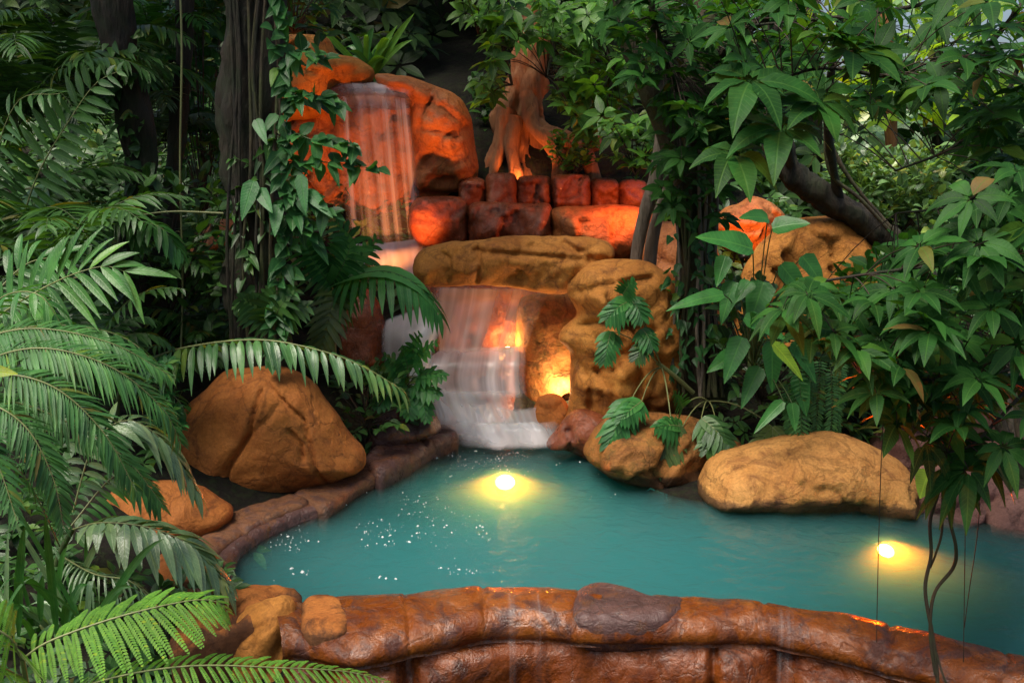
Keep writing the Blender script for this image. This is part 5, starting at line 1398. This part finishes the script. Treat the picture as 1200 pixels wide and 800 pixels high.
# vines hanging over the pool
root = thing('hanging_vine', 'twisted rope like vines dangling from leaves over the right of the rim', 'vine', P(1100, 800, 4.3))
for pl, r in ((((1108, 530, 4.2), (1100, 575, 4.25), (1090, 610, 4.3), (1091, 650, 4.3), (1084, 690, 4.3), (1092, 740, 4.3), (1097, 775, 4.3), (1100, 830, 4.3)), .009),
              (((1115, 540, 4.2), (1112, 600, 4.25), (1120, 640, 4.25), (1117, 665, 4.3), (1095, 695, 4.3), (1090, 740, 4.3), (1096, 790, 4.3)), .008),
              (((1104, 560, 4.2), (1104, 620, 4.3), (1096, 650, 4.3), (1090, 665, 4.3)), .006), (((1096, 760, 4.3), (1105, 790, 4.28), (1116, 815, 4.28)), .005)):
    mb = MB(); tube(mb, spline(path(*pl), 50), r, 7, 0, .25); mb.build('strand', M['mossbark'], root)
for lab, pl in (('single thin vine hanging straight down in front of the tan boulder', ((1040, 430, 4.2), (1034, 510, 4.25), (1030, 620, 4.3), (1027, 752, 4.35))),
                ('thin vine hanging straight down at the right, right of the twisted vines', ((1130, 540, 4.15), (1131, 620, 4.2), (1130, 700, 4.25), (1129, 775, 4.3))),
                ('thin slanting vine crossing the straight one at the right of the pool', ((1150, 545, 4.15), (1146, 620, 4.2), (1136, 690, 4.25), (1130, 735, 4.27)))):
    root = thing('thin_vine', lab, 'vine', P(*pl[-1])); mb = MB(); tube(mb, spline(path(*pl), 30), .0022, 5, 0, .1); mb.build('strand', M['twig'], root)
root = thing('lime_leaf_plant', 'lime green heart shaped leaf above the pool beside the tan boulder', 'plant', P(1085, 590, 6.5))
mb = MB(); leaves(mb, P(1088, 552, 6.4), P(1078, 582, 6.3) - P(1088, 552, 6.4), (0, -1, .4), .2, .085, .1, 7, 'heart', .12); sticks(mb, P(1095, 600, 6.5), P(1088, 552, 6.4), .004, .003, .1, 1); mb.build('leaf', [M['lime'], M['stem']], root)

# ------------------------------------------------------------------ glossy leaves and split leaves on the right bank
base = P(882, 455, 7.4)
root = plant('spathe_plant', 'clump of broad glossy leaves growing right of the mossy trunk', 'plant', base, path((882, 455, 7.4), (880, 420, 7.4), (884, 390, 7.4)), [.03, .02])
big = [((882, 292), (818, 268), .10, 6.6), ((905, 268), (948, 256), .08, 6.7), ((900, 256), (868, 250), .07, 6.8), ((848, 345), (784, 354), .06, 6.8), ((880, 330), (862, 350), .06, 6.8), ((906, 402), (940, 438), .055, 6.6),
       ((872, 372), (922, 392), .07, 6.7), ((885, 385), (880, 362), .06, 6.7), ((895, 330), (880, 372), .1, 6.9), ((925, 335), (930, 380), .1, 7.0), ((870, 395), (850, 440), .08, 7.0), ((905, 400), (905, 450), .08, 7.0),
       ((860, 330), (846, 372), .07, 7.0), ((940, 300), (965, 330), .08, 7.1), ((915, 310), (950, 350), .08, 7.0), ((930, 400), (955, 440), .08, 7.1), ((862, 415), (830, 430), .07, 7.1), ((918, 470), (885, 500), .045, 6.7), ((928, 472), (932, 500), .045, 6.7),
       ((850, 300), (840, 330), .06, 7.0), ((955, 380), (985, 410), .07, 7.0), ((890, 430), (870, 470), .07, 7.1), ((935, 440), (945, 480), .07, 7.1)]
for i, (a, b, wd, Y) in enumerate(big):
    p0 = P(a[0], a[1], Y); d = P(b[0], b[1], Y - .08) - p0
    mb = MB(); leaves(mb, p0, d, (rnd(-.2, .2), -.75, .8), np.linalg.norm(d) * 1.1, wd, .25, 8, 'heart', .22, wave=.05)
    sticks(mb, base + np.array([0, 0, .15]), p0, .007, .005, .12, 1, 6)
    mb.build('leaf', [M['lime'] if i == 5 else M['spathe'], M['stem']], root)
shrub('leafy_shrub', 'dark leafy shrub behind the clump of broad glossy leaves', 'shrub', P(890, 470, 8.0), [(840, 350), (1000, 370), (1010, 500), (900, 510), (850, 440)], 130, 7.5, 8.4, .17, .05, 'dark')
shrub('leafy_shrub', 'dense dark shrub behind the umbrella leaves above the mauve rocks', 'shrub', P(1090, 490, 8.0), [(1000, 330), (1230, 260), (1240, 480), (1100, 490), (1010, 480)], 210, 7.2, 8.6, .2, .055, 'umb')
shrub('leafy_shrub', 'narrow leaves in shade between the golden pillar and the mossy trunk', 'shrub', P(790, 450, 8.4), [(755, 330), (800, 340), (800, 440), (765, 440)], 26, 8.2, 8.6, .12, .03, 'dark', slen=.12)
root = thing('hanging_fern', 'small ferns trailing in strings down onto the tan boulder', 'fern', P(935, 470, 7.2))
for x, y0, y1, Y in ((938, 420, 562, 7.05), (930, 440, 545, 7.1), (958, 430, 520, 7.2), (972, 440, 530, 7.2), (945, 450, 510, 7.15), (985, 430, 505, 7.3), (925, 460, 520, 7.2)):
    mb = MB(); frond(mb, path((x, y0 - 12, Y + .1), (x + rnd(-3, 3), y0, Y), (x + rnd(-5, 5), (y0 + y1) / 2, Y), (x + rnd(-4, 4), y1, Y)), 30, .07, .012, ang=75, droop=.25, up=(0, -1, .1), prof='ovate', k=3, rr=.002, jit=.15, baseL=.9, tipL=.5)
    mb.build('frond', [M['feather'], M['stem']], root)
base = P(812, 460, 8.0)
root = plant('philodendron', 'split leaf philodendron leaning over the pool right of the golden pillar', 'philodendron', base, path((812, 460, 8.0), (790, 440, 7.9), (770, 425, 7.85)), [.02, .016], M['palestem'])
for a, b, l, mt, dr in (((738, 352), (712, 372), .17, 'philo', .6), ((738, 350), (752, 372), .15, 'philo', .5), ((730, 345), (742, 330), .13, 'philo', .5), ((716, 388), (708, 422), .14, 'philo', .6), ((752, 385), (764, 405), .13, 'philo', .6),
                    ((740, 468), (712, 520), .19, 'philo', .6), ((752, 470), (728, 492), .14, 'philo', .6), ((786, 490), (770, 545), .24, 'olive', .7), ((800, 478), (790, 462), .12, 'philo', .5), ((800, 500), (770, 500), .16, 'philo', .7), ((822, 490), (852, 520), .18, 'dark', .6), ((840, 500), (828, 528), .16, 'dark', .6),
                    ((905, 500), (882, 528), .12, 'olive', .5), ((905, 500), (925, 528), .12, 'olive', .5), ((760, 400), (745, 420), .13, 'dark', .5), ((905, 500), (905, 532), .12, 'olive', .5)):
    pa = P(a[0], a[1], 7.35 if a[1] > 440 else 7.7); pb = P(b[0], b[1], 7.2 if a[1] > 440 else 7.6)
    mb = MB(); split_leaf(mb, [pa, (pa + pb) / 2 + np.array([0, -.02, .02]), pb], l, .1, n=8, droop=dr, up=(0, -1, .6), lw=.3, baseL=.95)
    j = P(775, 430, 7.85) if a[0] < 800 else P(830, 470, 7.8)
    sticks(mb, j, pa, .008, .005, .1, 1, 6); mb.build('leaf', [M[mt], M['palestem']], root)
root = thing('red_leaf_plant', 'small plant with thin red leaves above the mauve rock', 'plant', P(1055, 505, 7.6))
for i in range(12):
    mb = MB(); leaves(mb, P(1055 + rnd(-8, 8), 505, 7.5), nrm(np.array([rnd(-.7, .7), rnd(-.6, .1), 1])), (0, -1, .3), rnd(.15, .25), .012, .6, 5, 'strap'); mb.build('leaf', plain('red_leaf', (.28, .02, .015), .4), root)

# ------------------------------------------------------------------ far right: open garden
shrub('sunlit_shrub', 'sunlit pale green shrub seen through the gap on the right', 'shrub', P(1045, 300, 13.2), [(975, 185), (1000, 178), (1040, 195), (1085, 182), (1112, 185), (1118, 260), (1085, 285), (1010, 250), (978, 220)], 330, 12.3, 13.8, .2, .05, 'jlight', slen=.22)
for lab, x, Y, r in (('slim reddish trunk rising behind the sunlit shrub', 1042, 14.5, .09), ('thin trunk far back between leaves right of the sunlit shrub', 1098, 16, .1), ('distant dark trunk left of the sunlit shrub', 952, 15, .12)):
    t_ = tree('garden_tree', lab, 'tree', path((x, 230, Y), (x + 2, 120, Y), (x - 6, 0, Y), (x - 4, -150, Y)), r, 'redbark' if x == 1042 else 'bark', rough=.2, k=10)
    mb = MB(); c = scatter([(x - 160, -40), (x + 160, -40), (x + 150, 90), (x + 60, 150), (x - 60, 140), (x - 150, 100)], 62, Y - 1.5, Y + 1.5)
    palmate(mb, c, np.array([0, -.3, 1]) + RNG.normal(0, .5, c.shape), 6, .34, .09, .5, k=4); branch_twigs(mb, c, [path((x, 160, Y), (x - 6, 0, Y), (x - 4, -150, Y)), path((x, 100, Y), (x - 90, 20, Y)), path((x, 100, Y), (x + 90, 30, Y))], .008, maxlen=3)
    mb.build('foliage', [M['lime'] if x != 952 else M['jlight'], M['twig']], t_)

# ------------------------------------------------------------------ the jungle behind
mb = MB()
N_ = 2600
x = RNG.uniform(-10, 10, N_); y = RNG.uniform(13.2, 19, N_)
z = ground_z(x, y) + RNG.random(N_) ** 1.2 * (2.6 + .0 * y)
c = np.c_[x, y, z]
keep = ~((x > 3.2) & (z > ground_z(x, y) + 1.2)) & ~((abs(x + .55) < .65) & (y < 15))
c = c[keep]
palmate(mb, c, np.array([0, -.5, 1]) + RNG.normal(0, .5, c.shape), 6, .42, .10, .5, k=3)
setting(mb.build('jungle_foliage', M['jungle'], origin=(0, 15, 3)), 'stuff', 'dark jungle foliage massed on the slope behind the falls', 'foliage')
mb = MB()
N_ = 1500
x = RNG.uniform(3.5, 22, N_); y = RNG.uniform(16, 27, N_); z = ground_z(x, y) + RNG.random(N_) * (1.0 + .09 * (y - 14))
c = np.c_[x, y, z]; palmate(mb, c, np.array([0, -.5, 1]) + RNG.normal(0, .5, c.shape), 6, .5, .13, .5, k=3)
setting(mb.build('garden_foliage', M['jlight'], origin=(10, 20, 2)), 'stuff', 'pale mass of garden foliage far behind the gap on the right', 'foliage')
mb = MB()
for (x0, x1, y0, y1, n_, L) in ((-4, -1.5, 3.4, 5.2, 260, .12), (-7, -1.6, 5, 8.5, 560, .14), (1.6, 6, 7.4, 10, 420, .13), (1.4, 5.5, 9.5, 13, 600, .2), (-6, -1, 8.5, 12.5, 600, .18), (-8, -2.5, 8, 14, 900, .24)):
    x = RNG.uniform(x0, x1, n_); y = RNG.uniform(y0, y1, n_); z = ground_z(x, y) + RNG.random(n_) * .25
    c = np.c_[x, y, z]; q_ = proj(c); c = c[~(inside([(100, 555), (275, 555), (275, 665), (100, 665)], q_) | inside([(190, 420), (440, 420), (440, 615), (190, 615)], q_))]
    palmate(mb, c, np.array([0, -.4, 1]) + RNG.normal(0, .4, c.shape), 5, L, L * .25, .4, k=3)
setting(mb.build('undergrowth', M['dark'], origin=(0, 8, 0)), 'stuff', 'low dark undergrowth between the rocks and trunks', 'undergrowth')
EXPOSURE = 0.95
# ------------------------------------------------------------------ light, sky, camera
w = bpy.data.worlds.new('World'); SC.world = w; w.use_nodes = True
t = w.node_tree
for n in list(t.nodes): t.nodes.remove(n)
out = t.nodes.new('ShaderNodeOutputWorld'); bg = t.nodes.new('ShaderNodeBackground'); sk = t.nodes.new('ShaderNodeTexSky')
sk.sky_type = 'NISHITA'; sk.sun_disc = False
SUN_EL, SUN_AZ = math.radians(64), math.radians(228)   # high, behind the camera and to the left
sk.sun_elevation = SUN_EL; sk.sun_rotation = SUN_AZ
sk.air_density = 1.0; sk.dust_density = 4.0
bg.inputs['Strength'].default_value = .075
t.links.new(sk.outputs[0], bg.inputs[0]); t.links.new(bg.outputs[0], out.inputs[0])
ld = bpy.data.lights.new('sun', 'SUN'); ld.energy = 2.6; ld.angle = math.radians(35); ld.color = (1, .93, .80)
lo = bpy.data.objects.new('sun', ld); COL.objects.link(lo)
sd = Vector((math.sin(SUN_AZ) * math.cos(SUN_EL), math.cos(SUN_AZ) * math.cos(SUN_EL), math.sin(SUN_EL)))
lo.rotation_mode = 'QUATERNION'; lo.rotation_quaternion = sd.to_track_quat('Z', 'Y')
cd = bpy.data.cameras.new('camera'); cam = bpy.data.objects.new('camera', cd); COL.objects.link(cam)
cd.sensor_width = 36; cd.lens = 36 * FPX / 1200; cd.clip_end = 600; cd.clip_start = .05
cam.location = (0, 0, CAM_H); cam.rotation_euler = (PI / 2 - TH, 0, 0)
SC.camera = cam
SC.render.engine = 'CYCLES'
cy = SC.cycles
cy.use_denoising = True
try: cy.denoiser = 'OPENIMAGEDENOISE'
except Exception: pass
cy.max_bounces = 10; cy.diffuse_bounces = 4; cy.glossy_bounces = 3; cy.transmission_bounces = 4; cy.transparent_max_bounces = 16; cy.volume_bounces = 3
cy.caustics_reflective = False; cy.caustics_refractive = False
cy.sample_clamp_indirect = 4
cy.use_adaptive_sampling = True
SC.view_settings.view_transform = 'Standard'; SC.view_settings.look = 'None'
SC.view_settings.gamma = 1; SC.view_settings.use_curve_mapping = False
SC.view_settings.exposure = EXPOSURE
for o in SC.objects:
    if '_o' in o: del o['_o']
